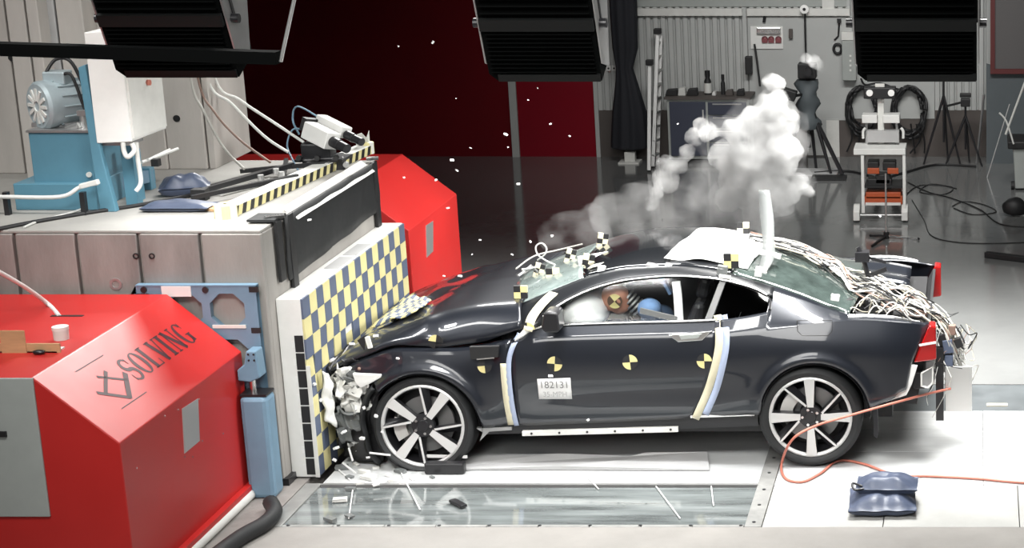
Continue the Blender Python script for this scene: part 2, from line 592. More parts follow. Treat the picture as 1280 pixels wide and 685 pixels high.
# right-hand partition with a maroon framed gate above
YG = 11.0
pt = struct(MB().prism([(wall_x(1233, YG), 0), (wall_x(1233, YG), on_y(1236, 80, YG).z), (wall_x(1262, YG), on_y(1262, 88, YG).z), (1.6, on_y(1262, 88, YG).z), (1.6, 0)], 'Y', YG, YG + 0.06).build('wall_right', M['blueg']))
gx0, gx1, gz0 = on_y(1238, 40, YG - 0.05).x, 1.6, on_y(1240, 86, YG - 0.05).z
gt = struct(MB().bx(gx0, gx0 + 0.055, YG - 0.08, YG - 0.02, gz0 - 0.0, 3.2).bx(gx0, gx1, YG - 0.08, YG - 0.02, gz0 - 0.06, gz0).build('window_1', M['maroon']))
b = MB().bx(gx0 + 0.055, gx1, YG - 0.045, YG - 0.035, gz0, 3.2)
b.build('pane', M['meshgrey'], gt)
MB().bx(gx0 + 0.42, gx0 + 0.46, YG - 0.08, YG - 0.02, gz0, 3.2).build('mullion', M['maroon'], gt)
# right bound of the hall
struct(MB().bx(3.2, 3.3, -8, YB + 0.2, 0, 4.2).build('wall_right', M['wall']))

# ================================================================== BARRIER
XF = -4.677          # impact side of the block
ZT = 1.761
bar = thing('crash_barrier', 'massive pale concrete and steel crash barrier block with vertical front slabs', 'barrier', (-5.9, 1.2, 0))


def child_mesh(mb, name, mats, par, **k):
    o = mb.build(name, mats, None, **k)
    o.parent = par
    o.matrix_parent_inverse = Matrix.Translation(-par.location) if par.rotation_euler.z == 0 else (Matrix.Translation(par.location) @ Matrix.Rotation(par.rotation_euler.z, 4, 'Z')).inverted()
    return o


def ch(par, name, mb, mats, **k):
    return child_mesh(mb, name, mats, par, **k)


ch(bar, 'block', MB().bx(-9.5, XF, -0.30, 2.06, 0.02, ZT - 0.02), M['concrete'], bevel=0.01)
ch(bar, 'cover_plate', MB().bx(-9.5, XF - 0.005, -0.33, 2.08, ZT - 0.02, ZT), M['top'], bevel=0.005)
ch(bar, 'foot_plate', MB().bx(-9.5, XF + 0.03, -0.34, 2.10, 0.0, 0.05), M['black_s'])
gx = [-9.5, -6.88] + [on_y(px, 340, -0.33).x for px in (24, 101, 178, 255)] + [XF - 0.0]
for i in range(len(gx) - 1):
    ch(bar, 'front_slab', MB().bx(gx[i] + (0.012 if i else 0), gx[i + 1] - (0.012 if i < len(gx) - 2 else 0), -0.345, -0.30, 0.05, ZT - 0.022), M['concrete_d'] if i < 5 else M['concrete'], bevel=0.006)
for px, py, r in ((145, 355, 0.04), (170, 320, 0.02), (190, 320, 0.02)):
    c = on_y(px, py, -0.345)
    bb = MB().lathe([(r, 0.004), (r, -0.006), (r * 0.6, -0.006), (r * 0.55, 0.002), (0.0, 0.002)], c, 'Y', 20)
    ch(bar, 'bolt', bb, M['steel'] if r > 0.03 else M['black'], smooth=30)
# taped note on the impact side
p1, p2 = on_x(401, 285, XF), on_x(415, 305, XF)
ch(bar, 'note', MB().bx(XF, XF + 0.004, p1.y, p2.y + 0.02, p2.z - 0.02, p1.z - 0.01), M['off'])

# backstop plates standing on the block
bs = thing('backstop', 'tall backstop of pale steel plates standing on the barrier block', 'backstop', (-7, 2.2, ZT))
edges = [(-30, 20, 1.55, 0), (20, 45, 1.35, 1), (45, 61, 1.35, 1), (61, 82, 1.5, 2), (82, 116, 1.5, 0), (116, 201, 1.7, 0), (201, 251, 1.72, 0)]
for a, c, y, k in edges:
    xa, xc = on_y(a, 120, y).x, on_y(c, 120, y).x
    ch(bs, 'plate', MB().bx(xa + 0.006, xc - 0.006, y, 2.45, ZT, 3.6), M[('steel_pl', 'steel_pl', 'steel_pg')[k]], bevel=0.008)
    if k == 0:
        pass
xe = on_y(251, 120, 1.72).x
ch(bs, 'plate', MB().bx(xe + 0.004, xe + 0.05, 1.74, 2.45, ZT, 3.6), M['steel_pl'], bevel=0.005)
for px, py, y in ((15, 72, 1.55), (111, 50, 1.5), (221, 148, 1.72)):
    c = on_y(px, py, y)
    ch(bs, 'hole', MB().lathe([(0.026, -0.006), (0.026, 0.0), (0.0, 0.0)], c + Vector((0, -0.001, 0)), 'Y', 16), M['black'])

# ------------------------------------------------------------------ load-cell wall with chequered tiles
XC = -4.497
lw = thing('load_cell_wall', 'thick white impact block faced with yellow and slate chequer tiles', 'impact block', (-4.58, 1.0, 0))
YN, YFAR, ZL = -0.20, 2.08, 1.265
ch(lw, 'body', MB().bx(XF + 0.002, XC - 0.014, YN, YFAR, 0.01, ZL), M['white'], bevel=0.006)
ts = 0.1395
tile_y = MB().bx(0, 0.014, 0.001, ts - 0.001, 0.001, ts - 0.001).mesh('tile', M['yellow'])
tile_n = MB().bx(0, 0.014, 0.001, ts - 0.001, 0.001, ts - 0.001).mesh('tile', M['navy'])
nyt, nzt = 17, 9
tw = (YFAR - YN) / nyt
for i in range(nyt):
    for j in range(nzt):
        crushed = (i - 3) ** 2 / 16 + (j - 4.2) ** 2 / 6 < 1
        o = bpy.data.objects.new('tile', tile_n if (i + j) % 2 == 0 else tile_y)
        COL.objects.link(o)
        o.parent = lw
        o.location = Vector((XC - 0.014 - (random.uniform(0.0, 0.012) if crushed else random.uniform(0, 0.002)), YN + i * tw, 0.006 + j * ts)) - lw.location
        o.scale = (1, tw / ts, 1)
        o.rotation_euler = (0, random.uniform(-0.05, 0.05) if crushed else 0, 0)
# dark scale squares and ticks on the near end
zz0 = 0.03
for k in range(8):
    z0 = zz0 + k * 0.124
    ch(lw, 'scale_square', MB().bx(-4.572, -4.515, YN - 0.004, YN, z0, z0 + 0.114), M['black'])
    ch(lw, 'scale_tick', MB().bx(-4.592, -4.576, YN - 0.003, YN, z0 + 0.03, z0 + 0.075), M['paper'])
ch(lw, 'edge_strip', MB().bx(-4.512, -4.485, YN - 0.006, YN - 0.001, 0.01, 0.8), M['off'])
for y0, y1 in ((0.62, 0.95), (1.02, 1.35)):
    ch(lw, 'top_patch', MB().bx(XF + 0.05, XC - 0.03, y0, y1, ZL, ZL + 0.004), M['steel_pg'])

# black rubber sheet over the top edge of the barrier
sh = thing('rubber_sheet', 'black rubber sheet hanging over top edge of barrier above chequered block', 'sheet', (XF, 1.1, ZT))
y0, y1 = on_x(352, 288, XF).y, min(2.03, on_x(467, 205, XF).y)
n = 26
rows = []
for k in range(7):
    t = k / 6
    row = []
    for i in range(n + 1):
        u = i / n
        y = lerp(y0, y1, u)
        zb_ = ZT - 0.43 + 0.06 * u + 0.003 * sin(u * 17)
        row.append((XF + 0.016 + 0.004 * sin(u * 23 + k), y, lerp(ZT + 0.008, zb_, t)))
    rows.append(row)
ch(sh, 'drop', MB().grid(rows), M['rubber'], solid=0.012, smooth=40)
ch(sh, 'lip', MB().prism([(XF - 0.06, ZT + 0.022), (XF + 0.040, ZT - 0.055), (XF + 0.048, ZT - 0.050), (XF - 0.055, ZT + 0.034)], 'Y', y0 + 0.20, y1 - 0.12), M['white'], bevel=0.002, label='bright lip along the sheet top')
for yy, dz in ((y0 - 0.12, 0.40), (y0 + 0.10, 0.72), (y1 - 0.06, 0.62)):
    ch(sh, 'strap', MB().bx(XF + 0.012, XF + 0.034, yy - 0.045, yy + 0.045, ZT - dz, ZT + 0.012), M['black'], bevel=0.004)
ch(sh, 'corner_flap', MB().bx(XF - 0.16, XF + 0.025, y0 - 0.17, y0 + 0.04, ZT + 0.012, ZT + 0.028), M['rubber'])
ch(sh, 'clamp', MB().box((XF + 0.0, y0 - 0.1, ZT + 0.035), (0.12, 0.06, 0.015), 0, Matrix.Rotation(0.5, 3, 'Z')), M['chrome'])
ch(sh, 'clamp', MB().box((XF + 0.0, y1 - 0.02, ZT + 0.03), (0.09, 0.07, 0.02), 0, Matrix.Rotation(0.3, 3, 'Z')), M['chrome'])


# ------------------------------------------------------------------ red transporter housings
def housing(label, ya, yb, xr, xt, zs, zt, name='red_housing'):
    t = thing(name, label, 'housing', (-5.8, (ya + yb) / 2, 0))
    poly = [(-8.0, 0.06), (-8.0, zt), (xt, zt), (xr, zs), (xr, 0.06)]
    ch(t, 'casing', MB().prism(poly, 'Y', ya, yb), M['red'], bevel=0.006)
    ch(t, 'flange', MB().bx(xr, xr + 0.045, ya, yb + 0.02, 0.05, 0.10), M['red'], bevel=0.004)
    ch(t, 'skirt', MB().tube(curve_pts([(xr + 0.03, ya - 0.02, 0.035), (xr + 0.03, yb, 0.035)], 3), 0.035, 10), M['off'], smooth=60)
    return t


RX, RTX = -4.845, -5.29
h1 = housing('big glossy red machine housing with sloping lettered flank and pale hatch', -2.22, -0.42, RX, RTX, 0.968, 1.357)
q = on_y(503, 192.5, 4.75)
h2 = housing('red machine housing standing behind the chequered impact block', 3.25, 4.75, -4.83, q.x, 0.93, q.z)
# hatch and details of the near one
p = [on_y(*q, -2.22) for q in ((-40, 472), (42, 472), (64, 645), (-40, 645))]
ch(h1, 'hatch', MB().prism([(q.x, q.z) for q in p], 'Y', -2.235, -2.22), M['panelgrey'], bevel=0.004)
q = on_y(2, 541, -2.235)
ch(h1, 'hatch_handle', MB().bx(q.x - 0.05, q.x + 0.03, -2.25, -2.235, q.z - 0.02, q.z + 0.01), M['black'])


def win(h, pts, x):
    ps = [on_x(*q, x) for q in pts]
    b = MB().prism([(q.y, q.z) for q in ps], 'X', x - 0.001, x + 0.004)
    ch(h, 'inspection_window', b, M['alu'])


win(h1, ((227, 511), (247, 498), (249, 551), (230, 567)), RX)
win(h2, ((532, 282), (541, 276), (541, 314), (533, 322)), -4.83)
b = MB()
for px, py in ((222, 512), (248, 499), (252, 551), (230, 571), (240, 571), (278, 542), (314, 540), (205, 520), (170, 585), (303, 520)):
    c = on_x(px, py, RX)
    b.cyl(c, c + Vector((0.006, 0, 0)), 0.006, 8)
ch(h1, 'rivet', b, M['chrome'])['kind'] = 'stuff'
slot = on_z(90, 395, 1.357)
ch(h1, 'slot', MB().bx(slot.x - 0.13, slot.x + 0.07, slot.y - 0.015, slot.y + 0.015, 1.356, 1.360), M['black'])

# lettering on the slope: local frame (u along +Y, v up the slope)
sA = Vector((RX, 0, 0.968))
sdir = (Vector((RTX, 0, 1.357)) - sA).normalized()
snor = Vector((-sdir.z, 0, sdir.x))
if snor.z < 0:
    snor = -snor
SL = (Vector((RTX, 0, 1.357)) - sA).length


def slope(u, v, h=0.0015):
    return sA + Vector((0, u, 0)) + sdir * v + snor * h


def stroke(mb, pts, ws, fmap):
    pts = [Vector((p[0], p[1])) for p in pts]
    L, R = [], []
    for i, p in enumerate(pts):
        t = pts[min(i + 1, len(pts) - 1)] - pts[max(i - 1, 0)]
        t.normalize()
        nrm = Vector((-t.y, t.x))
        w = ws[i] if isinstance(ws, (list, tuple)) else ws
        L.append(p + nrm * w / 2)
        R.append(p - nrm * w / 2)
    mb.grid([[fmap(a.x, a.y) for a in L], [fmap(a.x, a.y) for a in R]])


def arc(cx, cy, rx, ry, a0, a1, n=18):
    return [(cx + rx * cos(radians(lerp(a0, a1, k / n))), cy + ry * sin(radians(lerp(a0, a1, k / n)))) for k in range(n + 1)]


def serif_letter(c, mb, fm):
    T, t, s = 0.19, 0.07, 0.045
    S = lambda p, w: stroke(mb, p, w, fm)
    if c == 'S':
        p = arc(0.3, 0.74, 0.22, 0.23, 35, 270) + arc(0.3, 0.27, 0.23, 0.25, 90, -145)
        w = [0.05 + 0.11 * abs(sin(pi * k / (len(p) - 1) * 1.0)) ** 0.8 for k in range(len(p))]
        S(p, w)
        S([(0.5, 0.97), (0.5, 0.7)], 0.04)
        S([(0.09, 0.03), (0.09, 0.32)], 0.04)
    elif c in 'OG':
        p = arc(0.33, 0.5, 0.26, 0.48, 40 if c == 'G' else 0, 360 - (30 if c == 'G' else 0), 36)
        w = [0.05 + 0.13 * abs(cos(radians(lerp(40 if c == 'G' else 0, 330 if c == 'G' else 360, k / 36)))) ** 1.5 for k in range(37)]
        S(p, w)
        if c == 'G':
            S([(0.55, 0.05), (0.55, 0.42)], T * 0.9)
            S([(0.38, 0.42), (0.68, 0.42)], s)
            S([(0.55, 0.97), (0.55, 0.7)], 0.04)
    elif c == 'L':
        S([(0.15, 0.0), (0.15, 1.0)], T)
        S([(0.0, 0.975), (0.32, 0.975)], s)
        S([(0.0, 0.025), (0.56, 0.025)], s)
        S([(0.55, 0.0), (0.55, 0.28)], 0.05)
    elif c == 'V':
        S([(0.12, 1.0), (0.33, 0.0)], T)
        S([(0.33, 0.0), (0.56, 1.0)], t)
        S([(-0.02, 0.975), (0.28, 0.975)], s)
        S([(0.46, 0.975), (0.68, 0.975)], s)
    elif c == 'I':
        S([(0.16, 0), (0.16, 1)], T)
        S([(0.0, 0.975), (0.32, 0.975)], s)
        S([(0.0, 0.025), (0.32, 0.025)], s)
    elif c == 'N':
        S([(0.12, 0.0), (0.12, 1.0)], t)
        S([(0.12, 1.0), (0.58, 0.0)], T)
        S([(0.58, 0.0), (0.58, 1.0)], t)
        S([(0.0, 0.975), (0.2, 0.975)], s)
        S([(0.0, 0.025), (0.24, 0.025)], s)
        S([(0.46, 0.975), (0.7, 0.975)], s)


def slope_uv(px, py):
    # sight line met with the slope plane
    r = _ray(px, py)
    t = (sA - CAM).dot(snor) / r.dot(snor)
    p = CAM + r * t
    return p.y, (p - sA).dot(sdir)


ua, va = slope_uv(173, 477)
ub, vb = slope_uv(253, 428)
hgt = 0.175
widths = {'S': 0.68, 'O': 0.74, 'L': 0.66, 'V': 0.70, 'I': 0.42, 'N': 0.78, 'G': 0.70}
tot = sum(widths[c] for c in 'SOLVING')
k_w = (ub - ua) / tot
uo = ua
lt = MB()
for c in 'SOLVING':
    fm = (lambda u0: (lambda x, y: slope(u0 + x * k_w, va + y * hgt)))(uo)
    serif_letter(c, lt, fm)
    uo += widths[c] * k_w
ch(h1, 'lettering', lt, M['ink'])


def S2(a, c, w, lg):
    stroke(lg, [slope_uv(*a), slope_uv(*c)], w, lambda x, y: slope(x, y))


lg = MB()
for a_, c_, w_ in (((132, 464), (132, 492), 0.025), ((156, 466), (162, 497), 0.035), ((121, 491), (163, 497), 0.025), ((121, 471), (160, 475), 0.018)):
    S2(a_, c_, w_, lg)
ch(h1, 'logo', lg, M['ink'])
for a_, c_ in (((94, 465), (129, 444)), ((152, 511), (183, 490))):
    lg = MB()
    S2(a_, c_, 0.006, lg)
    ch(h1, 'rule_line', lg, M['ink'])

# plywood bracket and jar on the red housing
zt = 1.357
br = thing('plywood_bracket', 'pale plywood bracket strip with upright plate lying on red housing', 'bracket', on_z(30, 440, zt))
pa, pb = on_z(-6, 441, zt), on_z(82, 437, zt)
hB = 0.10
ch(br, 'strip', MB().bx(pa.x, pb.x, pa.y, pa.y + 0.012, zt, zt + 0.055), M['wood'])
pc, pd = on_y(3, 440, pa.y).x, on_y(34, 440, pa.y).x
zz1 = on_y(10, 413, pa.y).z
ch(br, 'upright_plate', MB().bx(pc, pd, pa.y - 0.006, pa.y, zt, zz1), M['wood'])
ch(br, 'base_strip', MB().bx(pa.x, pb.x - 0.02, pa.y, pa.y + 0.10, zt, zt + 0.008), M['off'])
c = on_z(67, 430, zt)
jar = thing('jar', 'short white round jar behind the plywood strip', 'jar', (c.x, c.y + 0.10, zt))
ch(jar, 'body', MB().lathe([(0.0, zt), (0.042, zt), (0.045, zt + 0.06), (0.0, zt + 0.06)], (c.x, c.y + 0.10, 0), 'Z', 24), M['off'], smooth=40)
ch(jar, 'lid', MB().lathe([(0.047, zt + 0.06), (0.047, zt + 0.08), (0.0, zt + 0.082)], (c.x, c.y + 0.10, 0), 'Z', 24), M['white'], smooth=40)
c = on_z(52, 441, zt)
pk = MB().ball((c.x, c.y - 0.03, zt + 0.014), 0.038, 16, 0, (1, 0.6, 0.36)).build('puck', M['black_s'], smooth=60)
tag(pk, 'small black puck lying before the plywood strip on red housing', 'puck')
# pale hose from upper left into the slot
pts = [on_y(-15, 332, -1.2), on_y(30, 358, -0.95), on_y(60, 380, -0.72), Vector((slot.x - 0.08, slot.y, 1.355))]
o = MB().tube(curve_pts(pts, 6), 0.014, 8).build('hose', M['off'], smooth=60)
tag(o, 'pale hose curving down into slot on the red housing', 'hose')
# hose ring beside the housing
pts = [on_z(262, 700, 0.05), on_z(300, 672, 0.05), on_z(330, 655, 0.05), on_z(343, 640, 0.05), on_z(338, 628, 0.05)]
o = MB().tube(curve_pts(pts, 6), 0.05, 12).build('hose', M['rubber'], smooth=60)
tag(o, 'thick dark rubber hose on floor along foot of red housing', 'hose')

# ------------------------------------------------------------------ blue frame plate and ram on the barrier front
bf = thing('blue_frame', 'pale blue steel frame with octagonal cut-outs bolted to barrier front', 'frame', (-5.2, -0.38, 0.9))
fx0, fx1 = on_y(176, 400, -0.38).x, on_y(325, 400, -0.38).x
fz1, fz0 = on_y(250, 356, -0.38).z, on_y(250, 600, -0.38).z
ph = [on_y(px, py, -0.38) for px, py in ((286, 387), (286, 444), (234, 387), (286, 500), (234, 444))]
bm = MB()
zc = [on_y(286, 387, -0.38).z, on_y(286, 444, -0.38).z, on_y(286, 500, -0.38).z]
xcs = [on_y(286, 387, -0.38).x, on_y(233, 387, -0.38).x, on_y(196, 387, -0.38).x - 0.08]
ro = 0.122
# rails and webs around the octagons, built per cell
xb = sorted(xcs)
xbd = [fx0] + [(xb[i] + xb[i + 1]) / 2 for i in range(2)] + [fx1]
zs_ = sorted(zc)
zbd = [zs_[0] - 0.17] + [(zs_[i] + zs_[i + 1]) / 2 for i in range(2)] + [fz1]
for i in range(3):
    for j in range(3):
        cx_, cz_ = xb[i], zs_[j]
        outer = [(xbd[i + 1], zbd[j]), (xbd[i + 1], zbd[j + 1]), (xbd[i], zbd[j + 1]), (xbd[i], zbd[j])]
        inner = [(cx_ + ro * cos(radians(a)), cz_ + ro * sin(radians(a))) for a in (-22.5, 22.5, 67.5, 112.5, 157.5, 202.5, 247.5, 292.5)]
        for yy in (-0.40, -0.352):
            iv = [(p_[0], yy, p_[1]) for p_ in inner]
            ov = [(p_[0], yy, p_[1]) for p_ in outer]
            bm.add(iv + ov, [(0, 1, 9, 8), (1, 2, 9), (2, 3, 10, 9), (3, 4, 10), (4, 5, 11, 10), (5, 6, 11), (6, 7, 8, 11), (7, 0, 8)])
        bm.grid([[(p_[0], -0.40, p_[1]) for p_ in inner + inner[:1]], [(p_[0], -0.352, p_[1]) for p_ in inner + inner[:1]]])
bm.bx(fx0, fx1, -0.405, -0.35, fz1 - 0.004, fz1 + 0.004)
ch(bf, 'lattice_plate', bm, M['blue_l'])
q1, q2 = on_y(201, 358, -0.41), on_y(239, 371, -0.41)
ch(bf, 'white_label', MB().bx(q1.x, q2.x, -0.408, -0.40, q2.z, q1.z), M['paper'])
for px, py in ((180, 362), (257, 362)):
    c = on_y(px, py, -0.40)
    ch(bf, 'bolt', MB().cyl(c, c + Vector((0, -0.012, 0)), 0.02, 12), M['black_s'])
for px, py in ((317, 362), (320, 413), (318, 470)):
    c = on_y(px, py, -0.40)
    ch(bf, 'slot', MB().bx(c.x - 0.03, c.x + 0.03, -0.404, -0.39, c.z - 0.018, c.z + 0.018), M['black'])
for py in (406, 350 + 62):
    c1, c2 = on_y(266, 406, -0.40), on_y(308, 410, -0.40)
ch(bf, 'bright_bar', MB().bx(c1.x, c2.x, -0.408, -0.40, c2.z, c1.z), M['off'])

ram = thing('hydraulic_ram', 'blue hydraulic ram with bright rod standing beside barrier front', 'ram', (on_y(328, 560, -0.5).x, -0.5, 0))
rc = on_y(328, 560, -0.5)
z_top = on_y(328, 492, -0.5).z
ch(ram, 'cylinder', MB().bx(rc.x - 0.09, rc.x + 0.09, -0.585, -0.415, 0.0, z_top), M['blue_l'], bevel=0.03)
ch(ram, 'cap', MB().bx(rc.x - 0.085, rc.x + 0.085, -0.57, -0.42, z_top, z_top + 0.015), M['black_s'])
ch(ram, 'rod', MB().cyl((rc.x - 0.02, -0.5, z_top), (rc.x - 0.02, -0.5, z_top + 0.14), 0.02, 14), M['chrome'], smooth=40)
ch(ram, 'clevis', MB().prism([(rc.x - 0.10, z_top + 0.10), (rc.x - 0.10, z_top + 0.17), (rc.x - 0.05, z_top + 0.21), (rc.x - 0.03, z_top + 0.30), (rc.x + 0.035, z_top + 0.30), (rc.x + 0.045, z_top + 0.12), (rc.x - 0.02, z_top + 0.09)], 'Y', -0.54, -0.42), M['blue_l'], bevel=0.008)
for dx, dz in ((-0.015, 0.28), (0.02, 0.28), (-0.015, 0.24), (0.02, 0.24)):
    ch(ram, 'bolt', MB().cyl((rc.x + dx, -0.545, z_top + dz), (rc.x + dx, -0.535, z_top + dz), 0.007, 8), M['black_s'])

# ================================================================== ON TOP OF THE BARRIER
pu = thing('hydraulic_power_unit', 'blue hydraulic power unit with grey electric motor on the barrier top', 'power unit', (-6.2, 0.5, ZT))
ty = 0.30
a0, a1 = on_y(22, 262, ty).x, on_y(124, 262, ty).x
ch(pu, 'drip_tray', MB().bx(a0, a1, ty - 0.02, ty + 0.6, ZT, on_y(60, 229, ty).z), M['blue'], bevel=0.006)
t0, t1 = on_y(41, 200, ty + 0.05).x, on_y(118, 200, ty + 0.05).x
ztank = on_y(80, 165, ty + 0.05).z
ch(pu, 'tank', MB().bx(t0, t1, ty + 0.03, ty + 0.5, ZT + 0.03, ztank), M['blue'], bevel=0.008)
ch(pu, 'tank_lid', MB().bx(t0 - 0.01, t1 + 0.01, ty + 0.02, ty + 0.51, ztank, ztank + 0.015), M['steel'])
c = on_y(112, 218, ty + 0.03)
ch(pu, 'plug', MB().cyl(c, c + Vector((0, -0.015, 0)), 0.018, 12), M['off'])
# post behind the cabinet
pl0, pl1 = on_y(107, 150, ty - 0.05).x, on_y(134, 150, ty - 0.05).x
zpost = on_y(110, 84, ty - 0.05).z
ch(pu, 'post', MB().prism([(pl0, zpost), (pl0 + 0.05, zpost + 0.02), (pl0 + 0.085, ZT + 0.4), (pl1 + 0.0, ZT), (pl1 - 0.11, ZT), (pl0 + 0.02, ZT + 0.4)], 'Y', ty - 0.07, ty - 0.02), M['blue'], bevel=0.005)
# motor: axis turned toward the camera's left
mc = on_y(76, 129, ty + 0.25)
ax = Vector((-0.60, -0.80, 0.0)).normalized()
e0, e1 = mc + ax * 0.16, mc - ax * 0.13
ch(pu, 'motor', MB().tube([e0, e0 - ax * 0.02, e0 - ax * 0.05, e0 - ax * 0.10, e1], [0.15, 0.168, 0.17, 0.16, 0.15], 28), M['motor'], smooth=35)
side = Vector((-ax.y, ax.x, 0))
fan = MB()
for k in range(12):
    an = 2 * pi * k / 12
    dd = side * cos(an) + Vector((0, 0, 1)) * sin(an)
    fan.beam(e0 + ax * 0.004 + dd * 0.035, e0 + ax * 0.004 + dd * 0.12, 0.022, 0.01, 0, ax)
ch(pu, 'fan_grille', fan, M['off'])
for k in range(14):
    an = 2 * pi * k / 14
    dd = side * cos(an) + Vector((0, 0, 1)) * sin(an)
    fb = MB().beam(e0 - ax * 0.10 + dd * 0.16, e1 + dd * 0.16, 0.022, 0.007, 0, dd.cross(ax))
    ch(pu, 'cooling_fin', fb, M['motor'])
ch(pu, 'terminal_box', MB().box(mc + Vector((0, 0, 0.18)), (0.15, 0.13, 0.09)), M['motor'], bevel=0.01)
ch(pu, 'motor_foot', MB().bx(mc.x - 0.17, mc.x + 0.14, mc.y - 0.1, mc.y + 0.1, ztank + 0.015, mc.z - 0.12), M['steel'])
for pts, r in (([mc + Vector((-0.05, -0.05, 0.22)), mc + Vector((0.0, 0, 0.30)), mc + Vector((0.10, 0, 0.29)), mc + Vector((0.17, 0, 0.12)), mc + Vector((0.22, 0, -0.08))], 0.012),
               ([mc + Vector((0.05, -0.05, 0.20)), mc + Vector((0.12, -0.05, 0.20)), mc + Vector((0.17, -0.05, 0.02)), mc + Vector((0.20, -0.05, -0.12))], 0.011)):
    ch(pu, 'hose', MB().tube(curve_pts(pts, 6), r, 8), M['black'], smooth=60)
ch(pu, 'valve', MB().cyl(mc + Vector((0.19, -0.1, -0.16)), mc + Vector((0.19, -0.1, -0.06)), 0.025, 12).box(mc + Vector((0.19, -0.1, -0.05)), (0.06, 0.05, 0.035)), M['alu'])
ch(pu, 'valve', MB().cyl(mc + Vector((0.08, -0.12, -0.16)), mc + Vector((0.17, -0.14, -0.13)), 0.022, 10), M['alu'])
# low blue frame to the right
r0, r1 = on_z(133, 250, ZT), on_z(198, 232, ZT)
ch(pu, 'frame_rail', MB().beam((r0.x, 0.45, ZT + 0.10), (r1.x, 1.0, ZT + 0.10), 0.05, 0.09), M['blue_l'], bevel=0.004)
ch(pu, 'frame_rail', MB().beam((r0.x + 0.02, 0.75, ZT + 0.05), (r1.x - 0.1, 1.25, ZT + 0.05), 0.05, 0.09), M['blue'], bevel=0.004)
ch(pu, 'frame_leg', MB().bx(r1.x - 0.06, r1.x + 0.02, 0.95, 1.03, ZT, ZT + 0.16), M['blue'], bevel=0.004)
ch(pu, 'frame_leg', MB().bx(on_y(157, 200, 0.6).x, on_y(172, 200, 0.6).x, 0.6, 0.66, ZT, ZT + 0.36), M['blue'], bevel=0.004)

cb = thing('control_cabinet', 'white electrical control cabinet with red buttons beside the electric motor', 'cabinet', (-5.85, 0.35, ZT + 0.4))
cz0 = on_y(140, 180, 0.2).z
cz1 = on_y(140, 60, 0.2).z + 0.1
A = on_y(121, 180, 0.22)
Bp = on_y(165, 180, 0.28)
Cp = on_y(208, 158, 0.80)
A2, B2, C2 = Vector((A.x, A.y)), Vector((Bp.x, Bp.y)), Vector((Cp.x, Cp.y))
D2 = A2 + (C2 - B2)
ch(cb, 'body', MB().prism([A2, B2, C2, D2], 'Z', cz0, cz1), M['white'], bevel=0.006)
nr = Vector(((C2 - B2).y, -(C2 - B2).x)).normalized()
e = 0.03
dr = MB().prism([lerp(B2, C2, e) + nr * 0.0, lerp(B2, C2, 1 - e), lerp(B2, C2, 1 - e) + nr * 0.012, lerp(B2, C2, e) + nr * 0.012], 'Z', cz0 + 0.02, cz1)
ch(cb, 'door', dr, M['off'])
n3 = Vector((nr.x, nr.y, 0))


def cab(u, z):
    p_ = lerp(B2, C2, u)
    return Vector((p_.x, p_.y, z)) + n3 * 0.013


for u, dz, r, m_ in ((0.55, 0.36, 0.02, 'orange'), (0.36, 0.49, 0.012, 'orange'), (0.46, 0.51, 0.010, 'black'), (0.56, 0.52, 0.010, 'black')):
    c = cab(u, cz0 + dz)
    ch(cb, 'button', MB().cyl(c, c + n3 * 0.02, r, 12), M[m_], smooth=40)
c = Vector((Bp.x - 0.06, Bp.y, cz0))
ch(cb, 'conduit', MB().tube(curve_pts([c, c + Vector((0, 0, -0.06)), c + Vector((0.03, -0.02, -0.10)), c + Vector((0.07, 0, -0.06)), c + Vector((0.06, 0, -0.01))], 5), 0.016, 10), M['off'], smooth=60)
ch(cb, 'bracket', MB().bx(A.x, Bp.x - 0.02, 0.30, 0.5, cz0 - 0.03, cz0), M['steel'])
ch(cb, 'stand', MB().bx(A.x + 0.06, A.x + 0.14, 0.42, 0.5, ZT, cz0), M['blue'])

# white pipes
wp_pts = [on_y(-20, 246, 0.12), on_y(6, 246, 0.12), on_y(75, 246, 0.12), on_y(100, 234, 0.14), on_y(122, 229, 0.16)]
gr = thing('guard_rail', 'bent white tube rail on black posts in front of blue tank', 'rail', (-6.3, 0.12, ZT))
ch(gr, 'rail', MB().tube(curve_pts(wp_pts, 6), 0.014, 10), M['white'], smooth=60)
for px in (7, 103):
    c = on_y(px, 240, 0.14)
    ch(gr, 'post', MB().bx(c.x - 0.016, c.x + 0.016, 0.12, 0.16, ZT, c.z), M['black_s'])
ch(gr, 'clamp', MB().box(on_y(112, 230, 0.14), (0.13, 0.04, 0.035), 0, Matrix.Rotation(-0.25, 3, 'Y')), M['off'], bevel=0.006)
pp = thing('white_pipe', 'white pipe with elbow beside the white control cabinet', 'pipe', (-5.75, 0.4, ZT))
ch(pp, 'riser', MB().tube(curve_pts([on_y(170, 178, 0.35), on_y(173, 205, 0.35), on_y(176, 228, 0.33), on_y(170, 239, 0.31)], 5), 0.015, 10), M['off'], smooth=60)
ch(pp, 'arm', MB().tube([on_y(177, 203, 0.5), on_y(222, 186, 0.95)], 0.011, 10).tube([on_y(185, 200, 0.55), on_y(212, 187, 0.95)], 0.010, 10), M['off'], smooth=60)
ch(pp, 'valve', MB().box(on_y(195, 203, 0.6), (0.05, 0.05, 0.05)), M['black'])


